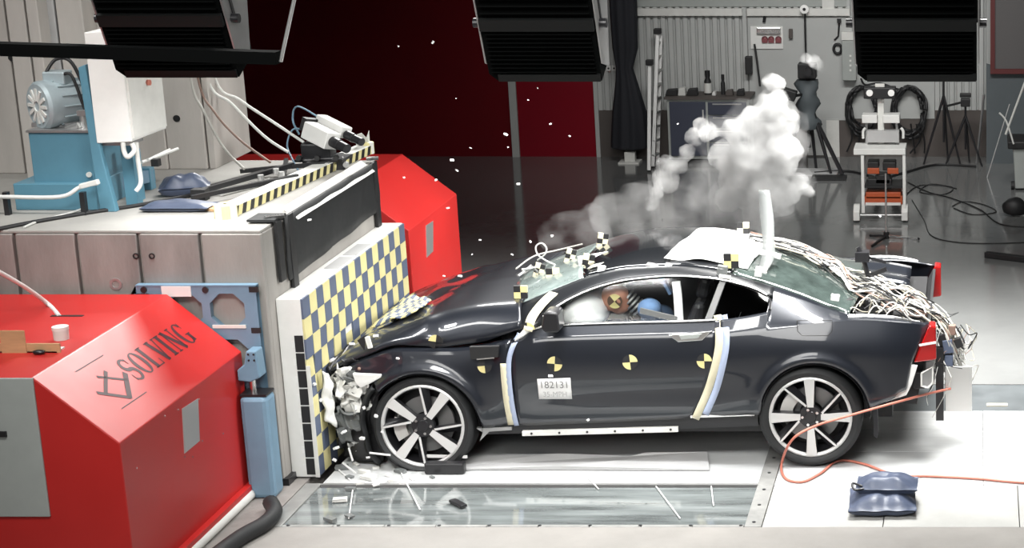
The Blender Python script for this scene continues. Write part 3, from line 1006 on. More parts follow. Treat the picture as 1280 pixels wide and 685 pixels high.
# sandbags
def pillow(cx, cy, z0, L, W, H, rz, seed, n=18, flop=0.0):
    rnd = random.Random(seed)
    off = Vector((rnd.uniform(0, 50), rnd.uniform(0, 50), 0))
    top, bot = [], []
    for j in range(n + 1):
        rt, rb = [], []
        v = j / n * 2 - 1
        for i in range(n + 1):
            u = i / n * 2 - 1
            w = max(0.0, 1 - abs(u) ** 3.2) ** 0.55 * max(0.0, 1 - abs(v) ** 3.0) ** 0.6
            pin = 1 - 0.07 * (1 - w)
            nz_ = noise.noise(Vector((u * 2.2, v * 2.2, 0)) + off)
            x = u * L / 2 * (1 + 0.05 * nz_ * abs(v))
            y = v * W / 2 * (1 + 0.08 * noise.noise(Vector((u * 3, 3.3, v)) + off) * 1)
            zt_ = H * w * (0.88 + 0.22 * nz_ + 0.04 * sin(u * 7 + v * 3)) + 0.012 + flop * u * u
            rt.append((x, y, max(zt_, 0.008 + 0.36 * H * (1 - w) ** 2)))
            rb.append((x, y, 0.002 + 0.36 * H * (1 - w) ** 2))
        top.append(rt)
        bot.append(rb)
    m = MB().grid(top).grid(bot)
    R = Matrix.Rotation(rz, 4, 'Z')
    m.v = [tuple(R @ Vector(p) + Vector((cx, cy, z0))) for p in m.v]
    return m


def sandbag(label, cx, cy, z0, L, W, H, rz, seed, group, loop=None):
    t = thing('sandbag', label, 'sandbag', (cx, cy, z0), group)
    ch(t, 'bag', pillow(cx, cy, z0, L, W, H, rz, seed), M['bag'], smooth=70)
    if loop:
        ch(t, 'strap_handle', MB().tube(curve_pts(loop, 6), 0.008, 8), M['black_s'], smooth=60)
    return t


c = on_z(224, 262, ZT)
sandbag('flat slate blue sandbag lying at barrier front edge beside black rails', c.x, c.y, ZT, 0.46, 0.22, 0.06, 0.02, 3, 'sandbags on the barrier')
c = on_z(232, 243, ZT)
sandbag('plump slate blue sandbag behind the flat one on barrier top', c.x, c.y, ZT, 0.34, 0.20, 0.15, 0.35, 5, 'sandbags on the barrier')
# black rails (low tripod legs / boom)
rl = thing('camera_boom', 'black two-bar boom lying across barrier top toward the white camera', 'boom', on_z(330, 215, ZT))
for a_, b_, w in (((244, 241), (366, 206), 0.035), ((240, 247), (372, 220), 0.03), ((300, 214), (410, 204), 0.03), ((250, 236), (330, 214), 0.022)):
    A3, B3 = on_z(*a_, ZT + 0.05), on_z(*b_, ZT + 0.07)
    ch(rl, 'bar', MB().beam(A3, B3, w, w), M['black_s'])
ch(rl, 'slider', MB().beam(on_z(270, 243, ZT + 0.01), on_z(345, 224, ZT + 0.01), 0.12, 0.012), M['off'])
ch(rl, 'foot', MB().box(on_z(250, 243, ZT + 0.04), (0.10, 0.08, 0.08)), M['black'])
ch(rl, 'cross_bar', MB().beam(on_z(352, 232, ZT + 0.04), on_z(358, 200, ZT + 0.04), 0.03, 0.03), M['black_s'])
for px, py in ((345, 214), (352, 218), (326, 222)):
    cc = on_z(px, py, ZT + 0.08)
    ch(rl, 'knob', MB().cyl(cc - Vector((0, 0, 0.02)), cc + Vector((0, 0, 0.02)), 0.022, 10), M['alu'], smooth=40)
# loose board
o = MB().beam(on_z(258, 262, ZT + 0.012), on_z(300, 252, ZT + 0.012), 0.13, 0.018).build('board', M['wood'])
tag(o, 'short pale board lying beside the hazard striped beam end', 'board')
# yellow-black hazard beam
hb = thing('hazard_beam', 'white beam edged with yellow and black hazard stripes on barrier', 'beam', on_z(380, 235, ZT))
A3, B3 = on_z(292, 272, ZT), on_z(466, 192, ZT)
d3 = (B3 - A3)
Lb = d3.length
d3.normalize()
s3 = Vector((d3.y, -d3.x, 0))
bm = MB().beam(A3 + Vector((0, 0, 0.035)) - s3 * 0.06, B3 + Vector((0, 0, 0.035)) - s3 * 0.06, 0.12, 0.07)
ch(hb, 'beam', bm, M['off'])
nst = 40
bmy = MB()
bmk = MB()
for k in range(nst):
    t0_, t1_ = A3 + d3 * (Lb * k / nst), A3 + d3 * (Lb * (k + 1) / nst)
    sl = d3 * 0.03
    off_ = s3 * 0.003
    q = [t0_ + off_ + Vector((0, 0, 0.002)), t1_ + off_ + Vector((0, 0, 0.002)), t1_ + off_ + sl + Vector((0, 0, 0.068)), t0_ + off_ + sl + Vector((0, 0, 0.068))]
    (bmy if k % 2 else bmk).add(q + [p_ - off_ * 0.9 for p_ in q], [(0, 1, 2, 3), (4, 7, 6, 5), (0, 4, 5, 1), (1, 5, 6, 2), (2, 6, 7, 3), (3, 7, 4, 0)])
ch(hb, 'hazard_stripes', bmy, M['yellow'])
ch(hb, 'hazard_stripes', bmk, M['black'])
for P3, rr in ((A3, 0.075), (B3, 0.06)):
    e = MB()
    for k in range(8):
        e.lathe([(rr * 0.2, 0), (rr, 0.0), (rr, 0.09), (rr * 0.2, 0.095)], P3 - s3 * 0.05, 'Z', 3, k % 2, 2 * pi * k / 8, 2 * pi / 8)
    ch(hb, 'end_buffer', e, [M['yellow'], M['off']])
# white high-speed camera head on a black mount
hc = thing('impact_camera', 'white high-speed camera pair on a black mount over the barrier edge', 'camera', on_z(415, 205, ZT))
C0 = on_y(405, 165, 1.75)
axc = (on_y(440, 186, 1.62) - on_y(372, 152, 1.95)).normalized()
upc = Vector((0.25, 0.1, 1)).normalized()
Rm = Matrix((axc, upc.cross(axc).normalized(), axc.cross(upc.cross(axc)).normalized())).transposed()
ch(hc, 'camera_body', MB().box(C0 + Rm @ Vector((0.0, -0.02, -0.03)), (0.27, 0.13, 0.13), 0, Rm), M['white'], bevel=0.008)
ch(hc, 'camera_body', MB().box(C0 + Rm @ Vector((-0.03, 0.10, 0.04)), (0.30, 0.10, 0.09), 0, Rm), M['white'], bevel=0.008)
for dv, r in ((Vector((0.19, -0.02, -0.03)), 0.042), (Vector((0.19, 0.10, 0.03)), 0.036)):
    p0_ = C0 + Rm @ dv
    ch(hc, 'lens', MB().tube([p0_ - axc * 0.06, p0_ + axc * 0.02, p0_ + axc * 0.025, p0_ + axc * 0.11], [r, r, r * 0.85, r * 0.85], 18), M['black_s'], smooth=40)
ch(hc, 'connector_block', MB().box(C0 + Rm @ Vector((-0.17, 0.0, 0.0)), (0.05, 0.12, 0.10), 0, Rm), M['black'])
mb_ = MB().box(C0 + Vector((-0.06, 0.02, -0.14)), (0.22, 0.16, 0.12)).box(C0 + Vector((-0.02, 0.0, -0.25)), (0.30, 0.2, 0.14), 0, Matrix.Rotation(0.3, 3, 'Z'))
ch(hc, 'mount', mb_, M['black_s'], bevel=0.015)
for k in range(6):
    pk_ = C0 + Vector((-0.16 + 0.07 * k, -0.12, -0.17 - 0.05 * (k % 2)))
    ch(hc, 'mount_knob', MB().cyl(pk_, pk_ + Vector((0.01, -0.05, 0)), 0.02, 10), M['steel'] if k % 2 else M['black'], smooth=40)
ch(hc, 'mount_plate', MB().bx(C0.x - 0.2, C0.x + 0.16, C0.y - 0.12, C0.y + 0.12, ZT + 0.07, ZT + 0.09), M['black_s'])
for pts in ([C0 + Rm @ Vector((-0.16, 0.1, 0.05)), on_y(372, 133, 1.95), on_y(366, 150, 1.95), on_y(374, 168, 1.9)],
            [C0 + Rm @ Vector((-0.18, -0.02, -0.05)), on_y(366, 162, 1.8), on_y(359, 182, 1.75), on_y(367, 202, 1.6), on_y(378, 222, 1.4)]):
    ch(hc, 'lead', MB().tube(curve_pts(pts, 6), 0.007, 6), M['blue_l'], smooth=60)
o = MB().add([on_y(440, 170, 2.2), on_y(452, 166, 2.25), on_y(458, 172, 2.3), on_y(461, 163, 2.35), on_y(462, 180, 2.4), on_y(446, 182, 2.3)], [(0, 1, 5), (1, 2, 5), (2, 3, 4), (2, 4, 5)]).build('crumpled_wrap', M['off'], solid=0.003)
tag(o, 'crumpled pale plastic wrap on hazard beam far end behind camera', 'wrap')
# cables
cabs = [('grey cable hanging from above to the barrier top, leftmost of four', [(238, 96, 1.6), (255, 140, 1.5), (280, 185, 1.45), (305, 211, 1.2)], 'cable_g', 0.010),
        ('brownish cable hanging from above beside the leftmost grey one', [(247, 96, 1.7), (268, 140, 1.6), (300, 175, 1.5), (338, 203, 1.4)], 'cable_r', 0.009),
        ('pale cable hanging from above to the boom knobs', [(258, 96, 1.8), (290, 130, 1.75), (330, 170, 1.65), (360, 190, 1.6)], 'off', 0.011),
        ('pale cable hanging from above to the white camera mount', [(268, 96, 1.9), (300, 125, 1.85), (345, 155, 1.8), (380, 178, 1.75)], 'off', 0.011)]
for lb, pts, m_, r in cabs:
    pts = [(2 * pts[0][0] - pts[1][0], -60, pts[0][2])] + pts
    o = MB().tube(curve_pts([on_y(*q) for q in pts], 6), r, 8).build('cable', M[m_], smooth=60)
    tag(o, lb, 'cable', 'cables hanging to the barrier top')
o = MB().tube(curve_pts([on_z(-20, 290, ZT + 0.012), on_z(40, 278, ZT + 0.012), on_z(110, 266, ZT + 0.012), on_z(170, 257, ZT + 0.012), on_z(240, 244, ZT + 0.015)], 6), 0.014, 8).build('cable', M['black'], smooth=60)
tag(o, 'thick black cable lying along the front of barrier top', 'cable')
o = MB().tube(curve_pts([on_z(30, 284, ZT + 0.01), on_z(50, 276, ZT + 0.01), on_z(100, 262, ZT + 0.01), on_z(118, 250, ZT + 0.03)], 6), 0.007, 6).build('cable', M['off'], smooth=60)
tag(o, 'thin white cable lying before the blue drip tray', 'cable')

# ================================================================== CAR
YC = 0.97                       # centre plane; near flank at y = 0, far flank at y = 1.94
car = thing('crashed_car', 'dark slate two-door coupe with crumpled nose against chequered block', 'car', (-2.4, YC, 0))
car_inv = Matrix.Translation(-Vector((-2.4, YC, 0)))

zsh = fn([(-4.34, .70), (-4.22, .75), (-3.96, .825), (-3.63, .825), (-3.41, .845), (-3.19, .895), (-2.95, .93), (-2.3, .95), (-1.75, .965), (-1.2, 1.02), (-.76, 1.045), (-.5, 1.02), (-.33, .985)])
zbelt = fn([(-3.2, .915), (-3.08, .955), (-2.95, .995), (-2.6, 1.012), (-1.83, 1.035), (-1.6, 1.065), (-1.43, 1.10)])
zlow0 = fn([(-4.34, .64), (-4.15, .62), (-4.05, .40), (-3.45, .285), (-3.19, .29), (-2.34, .33), (-1.98, .35), (-1.54, .385), (-.76, .44), (-.62, .49), (-.48, .54), (-.33, .56)])
dz = fn([(-3.17, .915), (-3.0, 1.045), (-2.8, 1.165), (-2.6, 1.24), (-2.4, 1.28), (-2.1, 1.30), (-1.85, 1.285), (-1.57, 1.228), (-1.44, 1.17)])
dy = fn([(-3.17, .10), (-3.0, .15), (-2.8, .205), (-2.6, .245), (-2.4, .27), (-2.1, .285), (-1.85, .28), (-1.57, .25), (-1.44, .22)])
cz = fn([(-3.22, 1.075), (-2.92, 1.20), (-2.66, 1.295), (-2.41, 1.338), (-2.1, 1.348), (-1.85, 1.325), (-1.53, 1.24), (-1.25, 1.155), (-1.03, 1.08), (-.89, 1.052), (-.6, 1.035), (-.36, 1.0)])
cy = fn([(-3.22, .31), (-2.92, .33), (-2.66, .345), (-2.41, .355), (-2.1, .36), (-1.85, .36), (-1.53, .345), (-1.25, .31), (-1.03, .26), (-.89, .21), (-.6, .16), (-.36, .15)])
zr = fn([(-3.3, 1.12), (-2.95, 1.25), (-2.7, 1.325), (-2.4, 1.372), (-2.05, 1.385), (-1.75, 1.355), (-1.5, 1.295), (-1.25, 1.215), (-1.03, 1.135), (-.89, 1.085)])
AF, AR = (-3.815, .295, .385), (-1.13, .385, .372)


def zlow(x):
    z = zlow0(x)
    for cx_, cz_, r in (AF, AR):
        dx = abs(x - cx_)
        if dx < r:
            z = max(z, cz_ + sqrt(r * r - dx * dx))
    return z


def inset(x, z):
    """distance of the flank from its widest plane"""
    s = zsh(x)
    f = fn([(0.2, .075), (0.30, .05), (0.40, .022), (0.52, .004), (0.66, .004), (0.78, .010), (0.88, .022), (0.97, .04), (1.05, .062)])
    zz = z * (1.0 / max(s, 0.8)) if x < -3.3 else z
    v = f(zz)
    # sculpted hollow along the door
    v += 0.022 * math.exp(-((z - 0.52 - 0.04 * (x + 2.5)) / 0.11) ** 2) * max(0, min(1, (x + 3.35) / 0.3)) * max(0, min(1, (-1.55 - x) / 0.3))
    # haunch and arch lips
    v -= 0.018 * math.exp(-((x + 1.05) / 0.55) ** 2) * math.exp(-((z - 0.86) / 0.14) ** 2)
    for cx_, cz_, r in (AF, AR):
        d = sqrt((x - cx_) ** 2 + (z - cz_) ** 2)
        v -= 0.020 * math.exp(-((d - r - 0.025) / 0.035) ** 2)
    if x > -0.7:
        v += 0.20 * ((x + 0.7) / 0.37) ** 2.2 * 0.55
    if x < -3.95:
        v += 0.05 * ((-3.95 - x) / 0.4) ** 1.5
        v += 0.010 * noise.noise(Vector((x * 7, z * 9, 1.3)))
    return v


def flank(x, z, off=0.0):
    return Vector((x, inset(x, z) - off, z))


xrear = fn([(.40, -.60), (.53, -.515), (.75, -.462), (.88, -.40), (.99, -.345), (1.1, -.345)])


def carpart(name, mb, mats, mirror=False, smooth=35, solid=0.0, bevel=0.0, label=None, parent=None):
    """part of the car; with mirror, a second one on the far flank"""
    res = []
    for far in ((False, True) if mirror else (False,)):
        m2 = mb
        if far:
            m2 = MB()
            m2.v = [(x, 2 * YC - y, z) for x, y, z in mb.v]
            m2.f, m2.m = mb.f, mb.m
        o = m2.build(name, mats, None, smooth, solid, bevel, label)
        o.parent = parent or car
        o.matrix_parent_inverse = car_inv if parent is None else Matrix.Identity(4)
        if parent is not None:
            o.matrix_parent_inverse = (parent.matrix_parent_inverse.inverted() if False else Matrix.Identity(4))
            o.matrix_parent_inverse = Matrix.Identity(4)
        res.append(o)
    return res[0]


def xs_range(x0, x1, step=0.035):
    xs = {round(x0, 5), round(x1, 5)}
    n = max(2, int((x1 - x0) / step))
    for i in range(n + 1):
        xs.add(round(x0 + (x1 - x0) * i / n, 5))
    for cx_, cz_, r in (AF, AR):
        for k in range(41):
            x = cx_ - r * cos(pi * k / 40) * 1.0005
            if x0 < x < x1:
                xs.add(round(x, 5))
    xs = sorted(xs)
    out = [xs[0]]
    for x in xs[1:]:
        if x - out[-1] > 0.0015:
            out.append(x)
    return out


def side_grid(x0, x1, mode, slope0=None, slope1=None, nz=16):
    """mode: 'fender' ends in a folded edge, 'door' in the belt, 'quarter' runs up to the roof rail behind the glass"""
    rows = []
    for x in xs_range(x0, x1):
        lo, s = zlow(x), zsh(x)
        row = []
        for k in range(nz + 1):
            t = k / nz
            z = lo + (s - lo) * t
            xx = x
            if slope1 and x > x1 - 0.25:
                w = (x - (x1 - 0.25)) / 0.25
                xx = x + w * (slope1(z) - x1)
            if slope0 and x < x0 + 0.2:
                w = 1 - (x - x0) / 0.2
                xx = x + w * (slope0(z) - x0)
            row.append(flank(xx, z))
        xx = row[-1].x
        y_s = row[-1].y
        if mode == 'fender':
            row += [Vector((xx, y_s + .02, s + .012)), Vector((xx, y_s + .05, s + .016)), Vector((xx, y_s + .10, s + .01)), Vector((xx, y_s + .12, s - .05))]
        else:
            if xx < -1.44:
                yt, zt_ = .088, zbelt(xx)
            else:
                yt, zt_ = cy(xx), cz(xx)
            for k in (1, 2, 3, 4, 5, 6):
                t = k / 6
                row.append(Vector((xx, lerp(y_s, yt, t), lerp(s, zt_, t ** 0.85 if xx > -1.44 else t))))
        rows.append(row)
    return MB().grid(rows)


door_rear = fn([(.34, -2.00), (.55, -1.885), (.8, -1.80), (1.02, -1.765)])
door_front = fn([(.29, -3.19), (.6, -3.205), (.9, -3.185)])
carpart('front_fender', side_grid(-4.33, -3.197, 'fender'), M['paint'], True, solid=.012)
carpart('door', side_grid(-3.19, -1.845, 'door', None, lambda z: door_rear(z)), M['paint'], True, solid=.014)
carpart('rear_quarter', side_grid(-1.84, -0.335, 'quarter', lambda z: door_rear(z) + 0.006, lambda z: xrear(z)), M['paint'], True, solid=.012)

# sill, underbody, wheel housings
carpart('sill', MB().prism([(-3.42, .225), (-3.42, .285), (-3.19, .292), (-2.34, .335), (-1.53, .385), (-1.53, .285), (-2.4, .25)], 'Y', .065, .16), M['black_s'], True, smooth=None)
rail = MB().prism([(-3.155, .222), (-3.155, .255), (-2.08, .287), (-2.08, .252)], 'Y', .035, .065)
carpart('sill_rail', rail, M['off'], smooth=None, label='white drilled rail under the door')
hb_ = MB()
for k in range(6):
    x = -3.09 + k * .192
    z = .239 + (x + 3.155) * .030
    hb_.cyl((x, .030, z), (x, .036, z), .008, 10)
carpart('rail_hole', hb_, M['black'], smooth=None)['kind'] = 'stuff'
carpart('sill_strip', MB().prism([(-1.99, .355), (-1.99, .372), (-1.55, .392), (-1.55, .372)], 'Y', .03, .05), M['paper'], smooth=None, label='white strip under the rear of the door')
carpart('underbody', MB().bx(-3.42, -1.50, .14, 1.80, .22, .36).bx(-3.42, -3.30, .16, 1.78, .22, .80).bx(-1.60, -1.50, .16, 1.78, .3, .8).bx(-4.25, -3.40, .40, 1.54, .16, .70).bx(-1.5, -.62, .40, 1.54, .24, .80), M['black'], smooth=None)
for cx_, cz_, r in (AF, AR):
    carpart('wheel_arch_liner', MB().lathe([(r + .004, .03), (r + .01, .40), (0.05, .42)], (cx_, 0, cz_), 'Y', 24, 0, -0.15, pi + 0.3), M['black'], True)
    carpart('arch_lip', MB().lathe([(r - .004, inset(cx_, cz_ + r) - .002), (r - .010, inset(cx_, cz_ + r) + .008), (r - .004, inset(cx_, cz_ + r) + .03)], (cx_, 0, cz_), 'Y', 36, 0, 0.12 if cx_ > -2 else 0.05, pi - 0.35), M['black_s'], True)

# bonnet: buckled, near edge lifted off the fender
hz = fn([(-4.46, .70), (-4.36, .79), (-4.2, .885), (-3.9, .985), (-3.68, 1.045), (-3.46, 1.09), (-3.22, 1.115)])
he = fn([(-4.46, .68), (-4.34, .745), (-4.22, .79), (-3.97, .872), (-3.80, .845), (-3.73, .842), (-3.6, .86), (-3.42, .885), (-3.25, .94), (-3.12, .985)])
rows = []
for i in range(61):
    u = i / 60
    x = lerp(-4.46, -3.13, u)
    row = []
    for j in range(41):
        s = j / 40
        t = min(s, 1 - s) * 2
        y = lerp(.085, 1.94 - .085, s)
        e, c_ = he(x), hz(x)
        prof = min(1, t / .27)
        prof = 1 - (1 - prof) ** 2.2
        z = e + (c_ - e) * prof + .018 * max(0, t - .27)
        xx = x + (-.10 * (1 - (1 - t) ** 2) if u > .98 else 0)
        a = max(0, min(1, (-3.55 - x) / .7))
        z += a * (.014 * sin(x * 21 + y * 3) * sin(y * 5 + 1) + .022 * noise.noise(Vector((x * 4, y * 4, 0)))) * min(1, t * 5)
        z += .028 * math.exp(-((x + 3.80) / .07) ** 2) * math.exp(-((t - .10) / .1) ** 2)
        # far rear corner lifted
        if y > 1.1:
            z += .035 * ((y - 1.1) / .8) * max(0, (x + 3.7) / .5)
        row.append((xx, y, z))
    rows.append(row)
carpart('bonnet', MB().grid(rows), M['paint'], solid=.02, label='dark bonnet buckled by the impact')
# cowl under the bonnet's rear edge
carpart('cowl', MB().bx(-3.32, -2.98, .30, 1.64, .80, 1.08), M['black'], smooth=None)
carpart('engine_bay', MB().bx(-4.25, -3.35, .25, 1.70, .45, .80), M['black'], smooth=None)


def deck(x0, x1, name, m_, bow0, bow1, nx, lift=0.0, inset_y=0.0, solid=.008, rough=0.0):
    rows = []
    for i in range(nx + 1):
        u = i / nx
        xe = lerp(x0, x1, u)
        row = []
        for j in range(25):
            s = j / 24
            q = 1 - abs(2 * s - 1) ** 2.4
            x = xe - lerp(bow0, bow1, u) * (1 - (2 * s - 1) ** 2)
            y0_ = cy(xe) + inset_y
            y = lerp(y0_, 2 * YC - y0_, s)
            z = cz(xe) + (max(zr(x), cz(xe)) - cz(xe)) * q + lift
            z += rough * noise.noise(Vector((x * 9, y * 9, 0)))
            row.append((x, y, z))
        rows.append(row)
    return carpart(name, MB().grid(rows), m_, solid=solid)


deck(-3.21, -2.74, 'windscreen', M['windscreen'], .11, .08, 14, rough=0.006)
deck(-2.74, -1.72, 'roof', M['paint_d'], .08, -.04, 24)
deck(-1.715, -.90, 'rear_window', M['backlight'], -.04, -.06, 20)
# roof rails (pillar to pillar)
rows = []
for i in range(60):
    x = lerp(-3.20, -1.42, i / 59)
    xd = max(x, -3.17)
    rows.append([Vector((xd, lerp(dy(xd), cy(x), t), lerp(dz(xd), cz(x), t) + -.0 * t + .008 * sin(pi * t))) for t in (0, .2, .4, .6, .8, 1)])
carpart('roof_rail', MB().grid(rows), M['rail'], True, solid=.02)
# bright window trims
carpart('window_trim', MB().tube([(x, dy(x) - .004, dz(x)) for x in [lerp(-3.13, -1.46, i / 50) for i in range(51)]], .0085, 8), M['chrome'], True)
carpart('belt_trim', MB().tube([(x, .082, zbelt(x) + .006) for x in [lerp(-3.06, -1.80, i / 30) for i in range(31)]], .008, 8), M['chrome'], True)
carpart('window_trim', MB().tube([(-1.455, .22, 1.165), (-1.435, .19, 1.14), (-1.435, .13, 1.10)], .009, 8), M['black_s'], True)


def pane(xb0, xb1, xt0, xt1, name, m_):
    rows = []
    for i in range(19):
        t = i / 18
        xb_, xt_ = lerp(xb0, xb1, t), lerp(xt0, xt1, t)
        B_, T_ = Vector((xb_, .092, zbelt(xb_))), Vector((xt_, dy(xt_) + .008, dz(xt_)))
        rows.append([B_.lerp(T_, k / 5) + Vector((0, -.012 * sin(pi * k / 5), 0)) for k in range(6)])
    return carpart(name, MB().grid(rows), m_, True)


pane(-3.04, -1.875, -3.04, -1.79, 'side_window', M['window'])
pane(-1.83, -1.45, -1.745, -1.45, 'quarter_window', M['tinted'])
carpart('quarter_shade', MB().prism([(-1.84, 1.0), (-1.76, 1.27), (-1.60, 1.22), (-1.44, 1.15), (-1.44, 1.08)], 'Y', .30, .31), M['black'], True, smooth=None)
# b-pillar
carpart('door_pillar', MB().add([(-1.885, .115, 1.02), (-1.825, .115, 1.03), (-1.74, .285, 1.275), (-1.785, .285, 1.28), (-1.885, .15, 1.02), (-1.825, .15, 1.03), (-1.74, .32, 1.275), (-1.785, .32, 1.28)], [(0, 1, 2, 3), (7, 6, 5, 4), (0, 4, 5, 1), (2, 6, 7, 3), (1, 5, 6, 2), (0, 3, 7, 4)]), mat('pillar_grey', (0.10, 0.10, 0.10), 0.4), True, smooth=None)
# front quarter post with yellow strip inside
carpart('front_post', MB().beam((-3.04, .13, .98), (-2.985, .16, 1.06), .03, .05), M['black_s'], True, smooth=None)
carpart('post_tape', MB().add([(-3.00, .15, .985), (-2.955, .15, .99), (-2.955, .17, 1.07), (-2.985, .17, 1.06)], [(0, 1, 2, 3)]), M['lab_y'], smooth=None, solid=.004)

# cabin
carpart('cabin_floor', MB().bx(-3.3, -1.5, .16, 1.78, .36, .40).bx(-3.3, -3.2, .2, 1.74, .4, .95).bx(-1.55, -1.45, .25, 1.7, .4, 1.0), M['black'], smooth=None)
carpart('dashboard', MB().prism([(-3.2, .6), (-3.2, .98), (-2.95, .99), (-2.80, .90), (-2.85, .6)], 'Y', .2, 1.74), M['black_s'], smooth=None, bevel=.03)
carpart('door_lining', MB().prism([(-3.15, .42), (-3.15, .90), (-2.9, .975), (-1.9, 1.0), (-1.9, .42)], 'Y', .10, .125), M['black_s'], True, smooth=None)
carpart('headlining', MB().bx(-2.7, -1.7, .42, 1.52, 1.265, 1.28), M['black'], smooth=None)
for yy in (.55, 1.40):
    carpart('seat', MB().prism([(-2.62, .45), (-2.62, .60), (-2.2, .58), (-1.98, 1.10), (-1.90, 1.10), (-1.98, .45)], 'Y', yy - .25, yy + .25), M['black_s'], smooth=None, bevel=.04)
    carpart('headrest', MB().box((-1.93, yy, 1.17), (.09, .26, .15), 0, Matrix.Rotation(.25, 3, 'Y')), M['black_s'], smooth=None, bevel=.03)
q1, q2 = on_y(845, 352, .30), on_y(850, 400, .30)
carpart('seat_side_bag', MB().tube(curve_pts([(q1.x, .30, q1.z), (q1.x + .01, .29, q1.z - .10), (q2.x, .27, q2.z - .03)], 5), [.030] * 11, 10), M['airbag'], label='white side bag beside the seat back')
q1, q2 = on_y(826, 347, .34), on_y(838, 368, .34)
carpart('shoulder_belt', MB().beam((q1.x, .36, q1.z), (q2.x, .36, q2.z), .05, .02), M['shirt'], smooth=None)
# steering wheel behind the bag
sw = MB()
sw.tube([Vector((-2.80 + .05 * sin(a), .55 + .18 * cos(a), .93 + .17 * sin(a))) for a in [2 * pi * k / 24 for k in range(25)]], .016, 8, 0, False)
carpart('steering_wheel', sw, M['black_s'])
# inflated front airbag
ab = MB().ball((-2.775, .46, 1.02), 1.0, 28, 0, (.18, .22, .165))
ab.v = [tuple(Vector(p) + Vector((.02 * noise.noise(Vector(p) * 7), .012 * noise.noise(Vector(p) * 9 + Vector((5, 0, 0))), .025 * noise.noise(Vector(p) * 6 + Vector((0, 9, 0)))))) for p in ab.v]
carpart('airbag', ab, M['airbag'], smooth=70, label='white inflated airbag behind the side window')
# mirror
mp = on_y(690, 401, -.07)
mr_ = MB().prism([(mp.x - .045, mp.z + .06), (mp.x - .065, mp.z - .045), (mp.x - .04, mp.z - .07), (mp.x + .05, mp.z - .07), (mp.x + .058, mp.z - .05), (mp.x + .052, mp.z + .06), (mp.x + .03, mp.z + .072), (mp.x - .025, mp.z + .072)], 'Y', -.12, .05)
carpart('door_mirror', mr_, M['black_s'], True, smooth=50, bevel=.015)
carpart('mirror_arm', MB().bx(mp.x - .03, mp.x + .03, .03, .11, mp.z - .085, mp.z - .05), M['black'], True, smooth=None)
carpart('mirror_base', MB().add([flank(-3.16, .905, .004), Vector((-3.06, .10, .95)), Vector((-3.05, .13, 1.01)), Vector((-3.12, .12, .955))], [(0, 1, 2, 3)]), M['off'], True, smooth=None, solid=.012)

# door handle, fuel flap, lamp units
hx0, hx1, hzz = -2.10, -1.835, .925
pts = [on_y(px, py, .03) for px, py in ((835, 418), (890, 413), (878, 425), (848, 427))]
carpart('handle_frame', MB().prism([(p_.x, p_.z) for p_ in pts], 'Y', .016, .045), M['chrome'], smooth=None, bevel=.004)
pts = [on_y(px, py, .03) for px, py in ((849, 418), (878, 416), (873, 422), (852, 424))]
carpart('door_handle', MB().prism([(p_.x, p_.z) for p_ in pts], 'Y', .010, .022), M['panelgrey'], smooth=None, bevel=.004)
ring = []
for px, py in ((996, 402), (1040, 402), (1040, 414), (1035, 419), (1003, 419), (997, 414), (996, 402)):
    p_ = on_y(px, py, .03)
    ring.append(flank(p_.x, p_.z, .001))
carpart('fuel_flap', MB().tube(ring, .0028, 5), M['black'])
tl = [(-.345, 1.005), (-.30, .995), (-.298, .76), (-.325, .755), (-.455, .738), (-.43, .80)]
carpart('tail_lamp', MB().prism(tl, 'Y', .07, .20), M['tail'], True, smooth=None, bevel=.01)
carpart('tail_lamp_bar', MB().beam((-.415, .066, .865), (-.30, .066, .885), .006, .014), M['paper'], True, smooth=None)
carpart('rear_panel', MB().prism([(-.62, .40), (-.50, .72), (-.36, .98), (-.34, .98), (-.44, .40)], 'Y', .20, 1.74), M['black'], smooth=None)
carpart('bumper_beam', MB().bx(-.46, -.38, .16, 1.78, .52, .64), M['black_s'], smooth=None, bevel=.01)
br_ = [on_y(*q, .05) for q in ((1090, 497), (1113, 489), (1128, 481), (1137, 456), (1147, 457), (1140, 480), (1133, 494), (1092, 507))]
carpart('bumper_bracket', MB().prism([(p_.x, p_.z) for p_ in br_], 'Y', .045, .065), M['paper'], True, smooth=None, bevel=.004, label='torn white plastic bumper bracket behind rear wheel')
br_ = [on_y(*q, .1) for q in ((1152, 466), (1166, 458), (1166, 478), (1160, 484), (1152, 482), (1152, 466))]
carpart('reflector_frame', MB().tube([Vector((p_.x, .09, p_.z)) for p_ in br_], .008, 6), M['off'])
carpart('reflector', MB().prism([(p_.x, p_.z) for p_ in br_[:5]], 'Y', .095, .11), M['steel'], smooth=None)
carpart('mud_flap', MB().prism([(-.735, .22), (-.735, .50), (-.71, .50), (-.70, .24), (-.71, .2)], 'Y', .05, .09), M['black_s'], True, smooth=None)
# open boot
carpart('boot_well', MB().bx(-.95, -.40, .24, 1.70, .70, .93), M['black'], smooth=None)
carpart('boot_lid', MB().grid([[(lerp(-.92, -.52, i / 8), lerp(1.15, 1.66, j / 8), 1.06 - .05 * (i / 8) ** 2 + .01 * sin(j)) for j in range(9)] for i in range(9)]), M['paint'], solid=.03)
rr_ = [(-.90, .13, 1.05), (-.75, .12, 1.055), (-.60, .12, 1.045), (-.48, .13, 1.02)]
carpart('boot_gutter', MB().tube(curve_pts(rr_, 5), .014, 8), M['chrome'], True)
for k in range(7):
    p_ = (-.93 + .07 * k + random.uniform(-.02, .02), random.uniform(.25, .6), .96 + random.uniform(0, .09))
    carpart('recorder_box', MB().box(p_, (random.uniform(.05, .10), .1, random.uniform(.04, .08)), 0, Matrix.Rotation(random.uniform(-.6, .6), 3, 'Z')), M['black'], smooth=None, bevel=.006)
